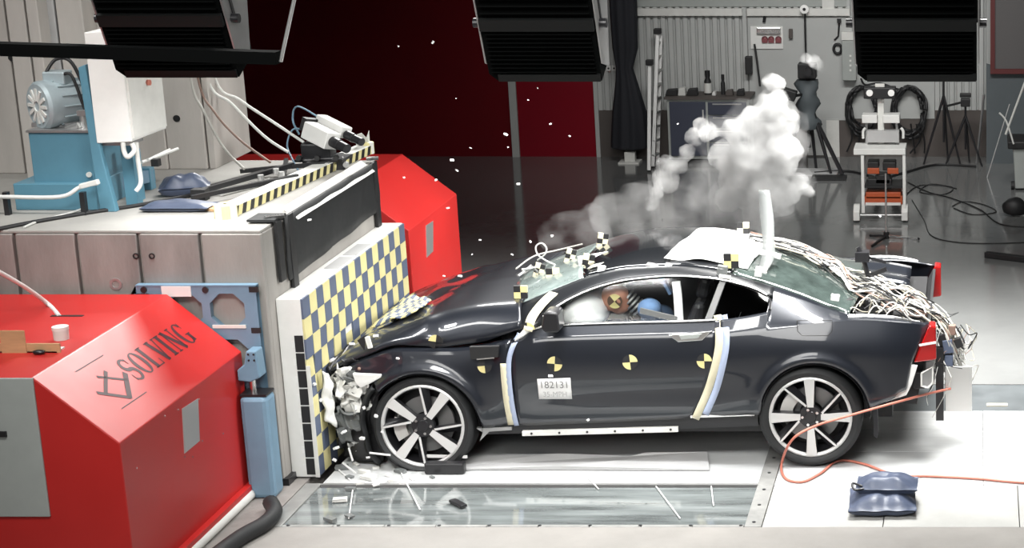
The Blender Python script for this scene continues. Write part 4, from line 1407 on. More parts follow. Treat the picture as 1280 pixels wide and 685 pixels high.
pole_ = [on_y(*q, .9) for q in ((1072, 309), (1078, 320), (1085, 345))]
carpart('antenna_mount', MB().tube(pole_, .018, 8).box(pole_[1], (.10, .10, .07)).beam(pole_[2], on_y(1108, 336, .9), .03, .03).beam(pole_[1], on_y(1108, 328, .9), .02, .02), M['black_s'], smooth=None)
# rear data recorder hung behind
q0, q1 = on_y(1176, 460, .45), on_y(1215, 513, .45)
carpart('recorder_plate', MB().bx(q0.x + .03, q1.x, .42, .45, q1.z, q0.z + .02), M['alu'], smooth=None, bevel=.004, label='pale metal recorder plate hung at the rear')
carpart('recorder_post', MB().bx(q0.x - .035, q0.x + .02, .40, .46, q1.z - .06, q0.z + .16), M['black_s'], smooth=None)
carpart('recorder_bracket', MB().bx(-.42, q0.x + .06, .46, .60, .55, .62), M['steel'], smooth=None)
for px, py, s, m_ in ((1185, 432, .07, 'navy'), (1186, 450, .06, 'navy'), (1178, 424, .06, 'black'), (1198, 428, .05, 'black'), (1172, 455, .05, 'off'), (1205, 470, .05, 'steel'), (1190, 412, .05, 'cable_r')):
    p_ = on_y(px, py, .45)
    carpart('connector', MB().box(p_, (s, s, s * 1.4), 0, Matrix.Rotation(random.uniform(-.4, .4), 3, 'Y')), M[m_], smooth=None, bevel=.005)

# cables over the rear window and down the tail
rnd = random.Random(11)
ck = ['cable_w'] * 4 + ['cable_g'] * 4 + ['off'] * 2 + ['cable_r', 'black', 'black', 'rubber']
for k in range(34):
    y0_ = rnd.uniform(1.0, 1.42)
    x0_ = rnd.uniform(-1.70, -1.45)
    def rz_(x, y):
        xe = x
        s = (y - cy(xe)) / (2 * (YC - cy(xe)))
        q = 1 - abs(2 * s - 1) ** 2.4
        return cz(xe) + (max(zr(x), cz(xe)) - cz(xe)) * q
    pts = []
    nseg = 6
    for i in range(nseg + 1):
        t = i / nseg
        x = lerp(x0_, -.92, t)
        y = lerp(y0_, rnd.uniform(.6, 1.2), t ** 2.2) + rnd.uniform(-.03, .03)
        pts.append(Vector((x, y, rz_(x, y) + .012 + rnd.uniform(0, .02) + .02 * sin(pi * t))))
    yk = rnd.uniform(.35, .9)
    pts += [Vector((rnd.uniform(-.80, -.70), lerp(pts[-1].y, yk, .5), 1.06 + rnd.uniform(-.03, .10))), Vector((rnd.uniform(-.52, -.42), yk, .99 + rnd.uniform(-.03, .08))),
            Vector((rnd.uniform(-.30, -.20), rnd.uniform(.40, .75), .86 + rnd.uniform(-.05, .08))), Vector((rnd.uniform(-.28, -.10), .47 + rnd.uniform(-.03, .1), .60 + rnd.uniform(-.1, .15)))]
    carpart('cable', MB().tube(curve_pts(pts, 4), rnd.choice((.004, .0045, .005, .007)), 6), M[rnd.choice(ck)], smooth=60)
# short loops in the boot and loose tails behind
for k in range(26):
    a_ = Vector((rnd.uniform(-.95, -.50), rnd.uniform(.18, .7), 1.0 + rnd.uniform(0, .06)))
    d_ = Vector((rnd.uniform(.08, .30), rnd.uniform(-.12, .12), rnd.uniform(-.10, .04)))
    pts = [a_, a_ + d_ * .35 + Vector((0, 0, rnd.uniform(.03, .10))), a_ + d_ * .75 + Vector((0, rnd.uniform(-.05, .05), rnd.uniform(.0, .08))), a_ + d_]
    carpart('cable', MB().tube(curve_pts(pts, 5), rnd.choice((.004, .005, .007)), 6), M[rnd.choice(ck)], smooth=60)
for k in range(30):
    a_ = Vector((rnd.uniform(-.32, -.05), rnd.uniform(.38, .70), rnd.uniform(.55, .92)))
    pts = [a_]
    for i in range(4):
        pts.append(pts[-1] + Vector((rnd.uniform(-.07, .085), rnd.uniform(-.06, .06), rnd.uniform(-.13, .07))))
    carpart('cable', MB().tube(curve_pts(pts, 5), rnd.choice((.0025, .003, .0045)), 5), M[rnd.choice(ck)], smooth=60)


# ---- wheels
def wheel(cx_, yf, cz_, R, rot, tilt, flat=False, label=None):
    """axis along y, outer face at y = yf (near side)"""
    def put(mb):
        Rt = Matrix.Rotation(tilt, 3, 'X')
        out = []
        for p in mb.v:
            q = Rt @ Vector((p[0], p[1], p[2])) + Vector((cx_, yf, cz_))
            if flat and q.z < .006:
                q.z = .006
            out.append(tuple(q))
        mb.v = out
        return mb
    rr = .288
    ty_ = MB().lathe([(rr - .01, .03), (rr, .012), (rr + .012, .0), (R * .5 + rr * .5, -.004), (R - .028, .0), (R - .008, .014), (R, .04), (R, .21), (R - .01, .24), (rr, .25), (rr - .02, .24)], (0, 0, 0), 'Y', 64)
    tread = MB()
    w = carpart('wheel', put(ty_), M['rubber'], smooth=40, label=label)

    def sub(name, mb, m_, smooth=35):
        o = put(mb).build(name, m_, None, smooth)
        o.parent = w
        return o
    sub('rim', MB().lathe([(.287, .010), (.276, .004), (.268, .008), (.262, .022)], (0, 0, 0), 'Y', 64), M['machined'])
    sub('barrel', MB().lathe([(.264, .020), (.255, .06), (.24, .20)], (0, 0, 0), 'Y', 48), M['black_s'])
    sub('back_plate', MB().lathe([(.25, .17), (.0, .175)], (0, 0, 0), 'Y', 32), M['black'])
    sub('brake_disc', MB().lathe([(.085, .10), (.195, .10), (.195, .13), (.085, .13)], (0, 0, 0), 'Y', 48), M['disc'])
    ca = MB().lathe([(.13, .06), (.215, .06), (.215, .14), (.13, .14), (.13, .06)], (0, 0, 0), 'Y', 10, 0, radians(125 if not flat else 165), radians(48))
    sub('brake_caliper', ca, M['brown'])
    sub('hub', MB().lathe([(.085, .035), (.078, .018), (.04, .016), (.036, .010), (.0, .010)], (0, 0, 0), 'Y', 32), M['black_s'])
    for k in range(5):
        a_ = rot + 2 * pi * k / 5 + .3
        sub('wheel_bolt', MB().cyl((.056 * cos(a_), .020, .056 * sin(a_)), (.056 * cos(a_), .004, .056 * sin(a_)), .010, 8), M['chrome'])
    for k in range(4):
        a_ = rot + pi / 2 * k
        dr_, dn = Vector((cos(a_), 0, sin(a_))), Vector((-sin(a_), 0, cos(a_)))
        # broad polished spoke
        def P(r, n_, y):
            v = dr_ * r + dn * n_
            return (v.x, y, v.z)
        f0 = [P(.07, -.022, .014), P(.07, .022, .014), P(.272, .040, .004), P(.272, -.034, .004)]
        f1 = [P(.07, -.028, .06), P(.07, .028, .06), P(.266, .046, .05), P(.266, -.040, .05)]
        sp = MB().add(f0, [(0, 1, 2, 3)], 0).add(f0 + f1, [(0, 4, 5, 1), (1, 5, 6, 2), (2, 6, 7, 3), (3, 7, 4, 0)], 1)
        sub('broad_spoke', sp, [M['machined'], M['black_s']], None)
        # thin spoke leaving the broad one's foot
        s_ = dr_ * .078 + dn * .028
        e_a = a_ + radians(40)
        e_ = Vector((cos(e_a), 0, sin(e_a))) * .272
        dd = (e_ - s_).normalized()
        nn = Vector((-dd.z, 0, dd.x))
        def Q(v, w_, y):
            v = v + nn * w_
            return (v.x, y, v.z)
        f0 = [Q(s_, -.008, .013), Q(s_, .008, .013), Q(e_, .007, .004), Q(e_, -.007, .004)]
        f1 = [Q(s_, -.034, .06), Q(s_, .016, .06), Q(e_, .014, .05), Q(e_, -.05, .05)]
        sp = MB().add(f0, [(0, 1, 2, 3)], 0).add(f0 + f1, [(0, 4, 5, 1), (1, 5, 6, 2), (2, 6, 7, 3), (3, 7, 4, 0)], 1)
        sub('thin_spoke', sp, [M['machined'], M['black_s']], None)
    return w


wheel(-1.163, .005, .365, .357, radians(90), 0.0)
wheel(-3.822, -.02, .312, .345, radians(52), radians(-7), True, 'front wheel pushed back with a flattened tyre')
for cx_, cz_ in ((-1.163, .365), (-3.80, .34)):
    t_ = MB().lathe([(.0, .02), (.27, .02), (.29, .0), (.33, .0), (.345, .03), (.345, .21), (.33, .24), (0, .24)], (cx_, 1.94 - .24, cz_), 'Y', 40)
    carpart('wheel', t_, M['rubber'], smooth=40)

# ---- crushed nose
def crumple(mb, amt, freq, seed):
    o3 = Vector((seed * 3.1, seed * 1.7, seed))
    mb.v = [tuple(Vector(p) + Vector((noise.noise(Vector(p) * freq + o3), noise.noise(Vector(p) * freq + o3 + Vector((9, 0, 0))), noise.noise(Vector(p) * freq + o3 + Vector((0, 9, 0))))) * amt) for p in mb.v]
    return mb


def patch(corners, nu, nv):
    a, b, c, d = [Vector(p) for p in corners]
    return MB().grid([[a.lerp(b, i / nu).lerp(d.lerp(c, i / nu), j / nv) for i in range(nu + 1)] for j in range(nv + 1)])


carpart('crushed_bumper', crumple(patch([(-4.36, .10, .62), (-4.12, .06, .60), (-4.14, .06, .03), (-4.40, .10, .06)], 14, 14), .05, 7, 1), M['black'], smooth=20, solid=.02, label='black crushed front bumper skin')
ln = MB().lathe([(.40, .02), (.425, .0), (.45, .03), (.45, .22)], (-3.82, 0, .30), 'Y', 24, 0, radians(140), radians(80))
carpart('torn_liner', crumple(ln, .02, 6, 4), M['rubber'], smooth=40, solid=.01)
carpart('front_end', crumple(patch([(-4.46, .12, .70), (-4.46, 1.8, .70), (-4.44, 1.8, .10), (-4.44, .12, .10)], 30, 10), .06, 5, 2), M['black_s'], smooth=20, solid=.03)
hl = [on_y(*q, .03) for q in ((441, 466), (478, 467), (477, 471), (466, 478), (452, 486), (444, 479))]
carpart('head_lamp', crumple(MB().prism([(p_.x, p_.z) for p_ in hl], 'Y', .02, .10), .01, 9, 3), M['white'], smooth=None, bevel=.006, label='broken white headlamp housing at the crushed nose')
p_ = on_y(449, 461, .04)
carpart('indicator', MB().ball(p_, .012, 10), M['cable_r'])
cs = [(436, 470, .045), (428, 500, .05), (444, 520, .045), (438, 508, .05), (426, 530, .05), (447, 495, .045), (432, 545, .05), (441, 560, .05), (432, 480, .10), (441, 495, .11), (430, 505, .10), (442, 515, .09), (433, 525, .08), (425, 492, .08), (446, 505, .07), (430, 470, .07), (438, 456, .05), (426, 515, .07), (440, 484, .07), (436, 535, .06)]
for i, (px, py, s) in enumerate(cs):
    p_ = on_y(px, py, .02 + .05 * (i % 3))
    f = crumple(patch([p_ + Vector((-s, 0, s)), p_ + Vector((s, .03, s * .7)), p_ + Vector((s * .8, .05, -s)), p_ + Vector((-s * .8, .02, -s * .8))], 9, 9), s * .75, 19, 20 + i)
    carpart('crushed_panel', f, M[('clearp', 'alu', 'steel', 'off', 'black_s', 'alu')[i % 6]], smooth=15, solid=.004, label='torn pale panel of the crushed nose')
p0_, p1_ = on_y(402, 466, -.02), on_y(414, 530, -.02)
carpart('bumper_foam', crumple(patch([(p0_.x, -.02, p0_.z), (p0_.x + .05, .0, p0_.z), (p1_.x + .02, .02, p1_.z - .02), (p1_.x - .05, -.02, p1_.z + .02)], 7, 12), .022, 14, 7), M['white'], smooth=20, solid=.03)
bp_ = [on_y(*q, .10) for q in ((447, 425), (458, 418), (456, 438))]
carpart('bonnet_corner', MB().add([bp_[0], bp_[1], bp_[2]], [(0, 1, 2)]), M['black'], smooth=None, solid=.01)
carpart('bonnet_corner', MB().beam(on_y(459, 421, .09), on_y(463, 435, .09), .02, .03), M['off'], smooth=None)
# black cover plate on the fender
pts = [on_y(px, py, .02) for px, py in ((588, 432), (625, 431), (624, 445), (590, 448))]
carpart('cover_plate', MB().prism([(q.x, q.z) for q in pts], 'Y', -.012, .02), M['black'], smooth=None, bevel=.003)
carpart('cover_rim', MB().beam(on_y(596, 449, -.01), on_y(618, 447, -.01), .012, .008), M['chrome'], smooth=None)
pts = [on_y(px, py, .05) for px, py in ((596, 535), (640, 533), (640, 537), (612, 539), (600, 551), (604, 540))]
carpart('sill_bracket', MB().prism([(q.x, q.z) for q in pts], 'Y', .04, .08), M['steel'], smooth=None)


# ---- tape, targets, plates stuck on the flank
def strip(pxs, w, m_, name='tape_strip', yy=.03, off=.004):
    pts = [on_y(px, py, yy) for px, py in pxs]
    pts = curve_pts([Vector((p_.x, 0, p_.z)) for p_ in pts], 5)
    L_, R_ = [], []
    for i, p_ in enumerate(pts):
        t = (pts[min(i + 1, len(pts) - 1)] - pts[max(i - 1, 0)]).normalized()
        n_ = Vector((-t.z, 0, t.x))
        for lst, sg in ((L_, 1), (R_, -1)):
            q = p_ + n_ * sg * w / 2
            s = zsh(q.x)
            y = inset(q.x, min(q.z, s))
            if q.z > s:
                y = lerp(y, .10, min(1, (q.z - s) / max(.01, zbelt(q.x) - s)))
            lst.append((q.x, y - off, q.z))
    return carpart(name, MB().grid([L_, R_]), M[m_], smooth=60, solid=-.002)


strip([(895, 397), (899, 420), (897, 445), (886, 485), (869, 524)], .052, 'tape_y')
strip([(903, 397), (908, 420), (906, 445), (896, 485), (882, 518)], .045, 'tape_b')
strip([(647, 420), (639, 440), (637, 460), (640, 500), (645, 533)], .034, 'tape_b')
strip([(630, 453), (633, 490), (638, 532)], .040, 'tape_y')
# tape over the windscreen pillar
tp = [(692, 364, .30), (678, 377, .22), (665, 394, .10), (659, 412, .03)]
L_, R_ = [], []
for px, py, y in tp:
    a_, b_ = on_y(px - 5, py, y - .025), on_y(px + 6, py + 3, y - .025)
    L_.append(a_)
    R_.append(b_)
carpart('tape_strip', MB().grid([curve_pts(L_, 4), curve_pts(R_, 4)]), M['tape_y'], smooth=60, solid=.003)


def target(px, py, yy, r, rot=0.0, start=0, full=True):
    p_ = on_y(px, py, yy)
    base = flank(p_.x, p_.z)
    m = MB()
    for k in range(4):
        if not full and k in start:
            continue
        vs = [Vector((0, 0, 0))] + [Vector((cos(rot + pi / 2 * (k + j / 6)), 0, sin(rot + pi / 2 * (k + j / 6)))) * r for j in range(7)]
        pts = []
        for v in vs:
            x, z = p_.x + v.x, p_.z + v.z
            s = zsh(x)
            pts.append((x, inset(x, min(z, s)) - .005, z))
        m.add(pts, [tuple(range(8))], k % 2)
    return carpart('target_marker', m, [M['lab_y'], M['black']], smooth=None, solid=-.001)


target(694, 454, .02, .052, radians(85))
target(788, 452, .02, .052, radians(5))
target(881, 450, .03, .052, radians(0))
target(606, 457, .02, .050, radians(5), (0,), False)
target(545, 427, .05, .050, radians(80), (2,), False)
target(660, 411, .04, .050, radians(0), (2, 3), False)
# number plate panel with lettering
c0, c1 = on_y(672, 473, .02), on_y(715, 499, .02)
pm = MB()
lp = carpart('test_plate', MB().grid([[flank(lerp(c0.x, c1.x, i / 6), lerp(c1.z, c0.z + (.008 * i / 6), j / 3), .004) for i in range(7)] for j in range(4)]), M['paper'], smooth=60, solid=-.002)


def lettering(text, loc, size, m_, parent, rot=(pi / 2, 0, 0), sx=1.0):
    cu = bpy.data.curves.new('lettering', 'FONT')
    cu.body = text
    cu.size = size
    cu.align_x = 'CENTER'
    cu.align_y = 'CENTER'
    cu.materials.append(m_)
    f_ = bpy.data.objects.new('lettering', cu)
    COL.objects.link(f_)
    me = bpy.data.meshes.new_from_object(f_.evaluated_get(bpy.context.evaluated_depsgraph_get()))
    bpy.data.objects.remove(f_)
    o = bpy.data.objects.new('lettering', me)
    COL.objects.link(o)
    o.location = loc
    o.rotation_euler = rot
    o.scale = (sx, 1, 1)
    if parent is not None:
        o.parent = parent
    return o


zc_ = (c0.z + c1.z) / 2
xc_ = (c0.x + c1.x) / 2
for txt, dzv, sz in (('182131', .030, .074), ('35-MPH', -.040, .054)):
    o = lettering(txt, (0, 0, 0), sz, M['greyink'] if dzv > 0 else mat('faint_ink', (.42, .42, .42), .7), lp, (0, 0, 0), 1.0)
    for v in o.data.vertices:
        x, z = xc_ + v.co.x * .92, zc_ + dzv + v.co.y
        v.co = (x, inset(x, z) - .0078, z)


# checker cubes standing on the car
def cube_target(p, s, rz, rx):
    m = MB()
    R = Matrix.Rotation(rz, 3, 'Y') @ Matrix.Rotation(rx, 3, 'Z')
    h = s / 2
    for i in (0, 1):
        for j in (0, 1, 2):
            c_ = Vector(((i - .5) * h * 1.0, 0, (j - 1) * h))
            m.box(Vector(p) + R @ c_, (h, .03, h), (i + j) % 2, R)
    return carpart('target_marker', m, [M['tape_y'], M['black']], smooth=None)


for px, py, y, s, rz, rx in ((753, 301, 1.15, .075, .2, .3), (713, 320, .95, .07, .3, .2), (735, 328, .62, .08, .25, .3), (674, 338, .85, .07, .3, .2)):
    cube_target(on_y(px, py, y), s, rz, rx)
for px, py, y, s in ((691, 343, .62, .075), (651, 365, .36, .075), (929, 285, 1.2, .07), (914, 326, .40, .085)):
    p_ = on_y(px, py, y)
    m = MB()
    for i in (0, 1):
        for j in (0, 1):
            m.box(p_ + Vector(((i - .5) * s * .62, 0, (j - .5) * s * .6)), (s * .62, .02, s * .6), (i + j) % 2)
    carpart('target_marker', m, [M['lab_y'] if y < .5 else M['tape_y'], M['black']], smooth=None)
# cable loop over the cowl
lp_ = [on_y(*q) for q in ((694, 331, 1.0), (683, 326, 1.05), (672, 318, 1.1), (670, 308, 1.1), (677, 304, 1.1), (683, 310, 1.1), (681, 318, 1.1), (672, 325, 1.15))]
carpart('cable_loop', MB().tube(curve_pts(lp_, 6), .006, 8), M['off'])
carpart('cowl_trim', MB().tube(curve_pts([on_y(652, 337, .75), on_y(665, 335, .8), on_y(680, 332, .9)], 4), .008, 6).tube([on_y(648, 345, .7), on_y(664, 332, .85), on_y(672, 340, .8)], .008, 6), M['steel'])
carpart('cowl_trim', MB().tube(curve_pts([on_y(645, 336, 1.15), on_y(668, 320, 1.4), on_y(700, 312, 1.5), on_y(728, 305, 1.5)], 5), .006, 6), M['cable_g'])
# papers and clips on the roof


def roof_z(x, y):
    s = (y - cy(x)) / (2 * (YC - cy(x)))
    q = 1 - abs(2 * s - 1) ** 2.4
    return cz(x) + (max(zr(x), cz(x)) - cz(x)) * q


def roof_sheet(x0, x1, ya, yb, m_, name, skew=0.0, lift=.006, wob=0.0, nx=16, ny=10, label=None):
    rows = []
    for j in range(ny + 1):
        v = j / ny
        y = lerp(ya, yb, v)
        row = []
        for i in range(nx + 1):
            x = lerp(x0, x1, i / nx) + skew * v
            row.append((x, y, roof_z(x, y) + lift + wob * (noise.noise(Vector((x * 6, y * 5, 2))) + .5 * sin(x * 19))))
        rows.append(row)
    return carpart(name, MB().grid(rows), M[m_], smooth=60, solid=-.004, label=label)


roof_sheet(-2.20, -1.62, .46, 1.38, 'paper', 'roof_sheet', .12, .014, .014, label='bright white sheet taped over the roof rear')
rs_ = [on_y(*q) for q in ((722, 321, .78), (777, 312, .90), (780, 331, .60), (745, 335, .58), (724, 334, .62))]
carpart('roof_sheet', MB().add(rs_, [(0, 1, 2, 3, 4)]), M['paper'], smooth=None, solid=.004, label='white sheet at the front of the roof')
roof_sheet(-2.74, -2.66, .46, .52, 'cable_g', 'roof_sheet', .03, .012, .0, 4, 2)
for px, py, y, dx, dyv, dzv, m_ in ((752, 336, .40, .05, .05, .04, 'off'), (820, 333, .40, .13, .06, .03, 'alu'), (836, 333, .40, .05, .06, .04, 'alu'), (858, 334, .42, .08, .08, .03, 'off'), (845, 324, .50, .07, .05, .015, 'off'),
                                     (903, 338, .33, .07, .05, .07, 'clearp'), (906, 346, .28, .08, .03, .02, 'off'), (948, 341, .34, .05, .04, .05, 'off'), (952, 336, .36, .08, .05, .02, 'off'), (1044, 372, .28, .06, .05, .04, 'off')):
    p_ = on_y(px, py, y)
    carpart('clip', MB().box(p_, (dx, dyv, dzv), 0, Matrix.Rotation(.15, 3, 'Y')), M[m_], smooth=None, bevel=.004)
# plastic flap flung upward from the roof rear
fl = [on_y(*q) for q in ((935, 356, .45), (946, 340, .5), (952, 322, .62), (953, 300, .85), (950, 270, 1.0), (948, 238, 1.1))]
fr_ = [on_y(*q) for q in ((945, 357, .45), (958, 340, .5), (968, 322, .62), (968, 300, .85), (967, 270, 1.0), (962, 238, 1.1))]
carpart('plastic_flap', MB().grid([curve_pts(fl, 4), curve_pts(fr_, 4)]), M['clearp'], smooth=60, solid=.006, label='translucent white strip flung up from roof rear')
carpart('flap_clip', MB().beam(on_y(938, 312, .66), on_y(976, 321, .66), .04, .03), M['off'], smooth=None)
carpart('flap_clip', MB().beam(on_y(945, 338, .5), on_y(958, 342, .5), .03, .02), M['off'], smooth=None)

# chequered padding sheet torn onto the bonnet
ps = MB()
rows = []
ca, cb_, cc_, cd_ = on_z(462, 404, .91), on_z(520, 393, .99), on_z(538, 364, 1.06), on_z(505, 348, 1.03)
nu, nv = 9, 7
for j in range(nv + 1):
    row = []
    for i in range(nu + 1):
        q = ca.lerp(cb_, i / nu).lerp(cd_.lerp(cc_, i / nu), j / nv)
        q.x = max(q.x, -4.47)
        q.z = hz(q.x) + .035 + .025 * noise.noise(Vector((q.x * 9, q.y * 6, 1))) + .03 * max(0, -4.2 - q.x)
        row.append(q)
    rows.append(row)
o = ps.grid(rows, 0, lambda i, j: (i + j) % 2).build('padding_sheet', [M['yellow'], M['navy']], smooth=50, solid=.01)
tag(o, 'torn chequered padding sheet draped on crumpled bonnet at the impact block', 'padding')

# ================================================================== CRASH DUMMY
du = thing('crash_dummy', 'crash test dummy in blue shirt leaning face first into white airbag', 'dummy', (-2.3, .5, .55))
hd = on_y(771, 373, .42)


def skin_body(name, joints, bones, m_, par, levels=2):
    me = bpy.data.meshes.new(name)
    me.from_pydata([j[0] for j in joints], bones, [])
    o = bpy.data.objects.new(name, me)
    COL.objects.link(o)
    o.modifiers.new('skin', 'SKIN')
    for i, j in enumerate(joints):
        r = j[1]
        me.skin_vertices[0].data[i].radius = (r, r) if not isinstance(r, tuple) else r
        me.skin_vertices[0].data[i].use_root = (i == 0)
    md = o.modifiers.new('sub', 'SUBSURF')
    md.levels = md.render_levels = levels
    me.materials.append(m_)
    for p_ in me.polygons:
        p_.use_smooth = True
    o.modifiers['skin'].use_smooth_shade = True
    o.parent = par
    o.matrix_parent_inverse = Matrix.Translation(-par.location)
    return o


nk = on_y(806, 391, .45)
jn = [((-2.22, .50, .60), .13), ((-2.24, .50, .78), .14), (tuple(nk + Vector((.06, .05, -.10))), .13), (tuple(nk + Vector((.0, .05, -.03))), .06),
      ((nk.x + .08, .29, nk.z - .06), .072), ((nk.x - .02, .24, .80), .052), ((-2.62, .34, .84), .042), ((-2.70, .36, .85), .036),
      ((nk.x + .10, .70, nk.z - .06), .072), ((nk.x - .02, .76, .80), .052), ((-2.62, .66, .84), .042), ((-2.70, .64, .85), .036),
      ((-2.30, .40, .58), .09), ((-2.68, .38, .66), .075), ((-2.92, .38, .48), .05), ((-3.02, .38, .44), .045),
      ((-2.30, .60, .58), .09), ((-2.68, .62, .66), .075), ((-2.92, .62, .48), .05), ((-3.02, .62, .44), .045)]
bn = [(0, 1), (1, 2), (2, 3), (2, 4), (4, 5), (5, 6), (6, 7), (2, 8), (8, 9), (9, 10), (10, 11), (0, 12), (12, 13), (13, 14), (14, 15), (0, 16), (16, 17), (17, 18), (18, 19)]
skin_body('body', jn, bn, M['shirt'], du)
# head bent forward: crown up-left, face down-left
Rh = Matrix.Rotation(radians(-38), 3, 'Y')          # tilts the head toward -x
hm = MB()
n1, n2 = 28, 20
vs, fs = [], []
for i in range(n2 + 1):
    th = pi * i / n2
    for k in range(n1):
        a_ = 2 * pi * k / n1
        x, y, z = sin(th) * cos(a_), sin(th) * sin(a_), cos(th)
        sx = .098 if x < 0 else .100
        p_ = Vector((x * sx, y * .076, z * .115))
        if z < 0:
            p_.y *= 1 + .22 * z
            if x > 0:
                p_.x *= 1 + .55 * z
        if x < -.3:
            f = (-x - .3) / .7
            p_.x -= f * .016 * math.exp(-((z + .18) / .13) ** 2) * math.exp(-(y / .16) ** 2) * 1.8   # nose
            p_.x += f * .012 * math.exp(-((z - .05) / .10) ** 2) * math.exp(-((abs(y) - .36) / .14) ** 2)  # eye sockets
            p_.x -= f * .008 * math.exp(-((z - .22) / .10) ** 2)    # brow
            p_.x -= f * .012 * math.exp(-((z + .80) / .14) ** 2)    # chin
            p_.x += f * .006 * math.exp(-((z + .48) / .05) ** 2)    # mouth line
        vs.append(Rh @ p_ + hd)
for i in range(n2):
    for k in range(n1):
        k2 = (k + 1) % n1
        fs.append((i * n1 + k, (i + 1) * n1 + k, (i + 1) * n1 + k2, i * n1 + k2))
hdm = MB().add(vs, fs)
hd_o = ch(du, 'head', hdm, M['skin'], smooth=60)
for sy in (-1, 1):
    e = MB().ball(hd + Rh @ Vector((.02, sy * .077, -.012)), .022, 10, 0, (.6, .3, 1), Rh)
    o = e.build('ear', M['skin'], None, 60)
    o.parent = hd_o
    o.matrix_parent_inverse = Matrix.Identity(4)
tm = MB()
for k in range(4):
    vs = [Vector((0, 0, 0))] + [Vector((cos(radians(40) + pi / 2 * (k + j / 5)), 0, sin(radians(40) + pi / 2 * (k + j / 5)))) * .052 for j in range(6)]
    out = []
    for v in vs:
        q = v
        yy = -.076 * sqrt(max(.05, 1 - (q.x / .1) ** 2 - (q.z / .115) ** 2)) - .006
        out.append(hd + Vector((q.x, yy - .004, q.z)))
    tm.add(out, [tuple(range(7))], k % 2)
o = tm.build('target_marker', [M['lab_y'], mat('marker_brown', (.10, .06, .04), .6)], None)
o.parent = hd_o
# ribbed neck
n0 = on_y(784, 372, .45)
n1_ = on_y(806, 392, .45)
ndir = (n1_ - n0).normalized()
ch(du, 'neck', MB().tube([n0 - ndir * .05, n1_ + ndir * .05], .046, 16), M['black'], smooth=60)
for k in range(5):
    c_ = n0 + ndir * (-.01 + .030 * k)
    ch(du, 'neck_disc', MB().cyl(c_, c_ + ndir * .012, .064, 20), M['alu'], smooth=40)
q1, q2 = on_y(800, 388, .24), on_y(846, 399, .24)
ch(du, 'belt', MB().beam(q1, q2, .012, .04), mat('belt_grey', (0.16, 0.16, 0.16), 0.7))
ch(du, 'shoulder_cap', MB().ball(on_y(812, 386, .33), 1.0, 14, 0, (.085, .09, .075)), M['shirt'], smooth=60)

# ================================================================== OVERHEAD LAMP BANKS
def lamp_bank(label, xl, xr, y, z0, lean, watts, yaw=0.0, tilt=0.40, side_plate=True):
    w = xr - xl
    t = thing('lamp_bank', label, 'lamp', ((xl + xr) / 2, y, z0), 'overhead lamp banks')
    c = Vector(((xl + xr) / 2, y, z0))
    R = Matrix.Rotation(yaw, 3, 'Z') @ Matrix.Rotation(lean, 3, 'Y') @ Matrix.Rotation(tilt, 3, 'X')

    def put(mb):
        mb.v = [tuple(R @ Vector(p) + c) for p in mb.v]
        return mb
    H_ = 0.70
    bev = 0.05
    poly = [(-w / 2 + bev, 0), (w / 2, 0.0), (w / 2, H_), (-w / 2, H_), (-w / 2, .05)]
    ch(t, 'housing', put(MB().prism(poly, 'Y', 0.02, 0.30)), M['blacker'])
    ch(t, 'lower_band', put(MB().bx(-w / 2 + .06, w / 2 - .005, 0.0, .02, .005, .055)), M['lampband'])
    ch(t, 'upper_band', put(MB().bx(-w / 2 + .0, w / 2 - .0, -.01, .02, .37, .45)), M['lampband'])
    for k in range(10):
        zz_ = .07 + k * .030
        ch(t, 'cooling_fin', put(MB().box((0, .006, zz_), (w - .05, .035, .006), 0, Matrix.Rotation(-.5, 3, 'X'))), M['blacker'])
    for k in range(4):
        ch(t, 'cooling_fin', put(MB().box((0, .0, .49 + k * .05), (w - .03, .035, .008), 0, Matrix.Rotation(-.5, 3, 'X'))), M['blacker'])
    for sx in (-1, 1):
        xx = sx * (w / 2 + .012)
        ch(t, 'side_bracket', put(MB().prism([(.03, .12), (.02, H_), (.42, H_), (.42, .42), (.20, .0)], 'X', xx - .005, xx + .005)), M['steel'])
        ch(t, 'pivot_knob', put(MB().cyl((xx, .10, .37), (xx + sx * .05, .10, .37), .03, 12)), M['black_s'], smooth=40)
        ch(t, 'hanger', put(MB().bx(xx - .012, xx + .012, .12, .15, .36, 1.6)), M['black_s'])
    ch(t, 'light_panel', put(MB().bx(-w / 2 + .07, w / 2 - .04, .05, .27, -.012, .0)), M['lampface'])
    d = bpy.data.lights.new('bank_light', 'AREA')
    d.shape = 'RECTANGLE'
    d.size, d.size_y = w * .9, .22
    d.energy = watts
    d.spread = radians(130)
    o = bpy.data.objects.new('bank_light', d)
    COL.objects.link(o)
    o.parent = t
    o.location = R @ Vector((0, .16, -.03))
    o.rotation_euler = (radians(12), 0, 0)
    return t


LB = 40
lamp_bank('middle black lamp bank hanging in front of the dark red wall', on_y(612, 103, -.5).x, on_y(752, 103, -.5).x, -.5, on_y(680, 103, -.5).z, .0, LB)
lamp_bank('black lamp bank hanging above the orange trolley, squarely facing', on_y(1072, 103, -.5).x, on_y(1221, 103, -.5).x, -.5, on_y(1140, 103, -.5).z, .0, LB)
lamp_bank('black lamp bank hanging above the power unit, beside black bar', on_y(146, 98, -.6).x, on_y(298, 98, -.6).x, -.6, on_y(220, 98, -.6).z, .0, LB * .5)
q0, q1 = on_y(-60, 59, -.95), on_y(348, 72, -.95)
o = MB().beam(q0, q1, .10, .075).build('lighting_bar', M['blacker'])
tag(o, 'horizontal black bar crossing in front of lamp bank over power unit', 'bar')
o = MB().tube([on_y(351, 77, -.95), on_y(369, -6, -.95), on_y(392, -110, -.95)], .012, 8).build('hanger_rod', M['alu'], smooth=60)
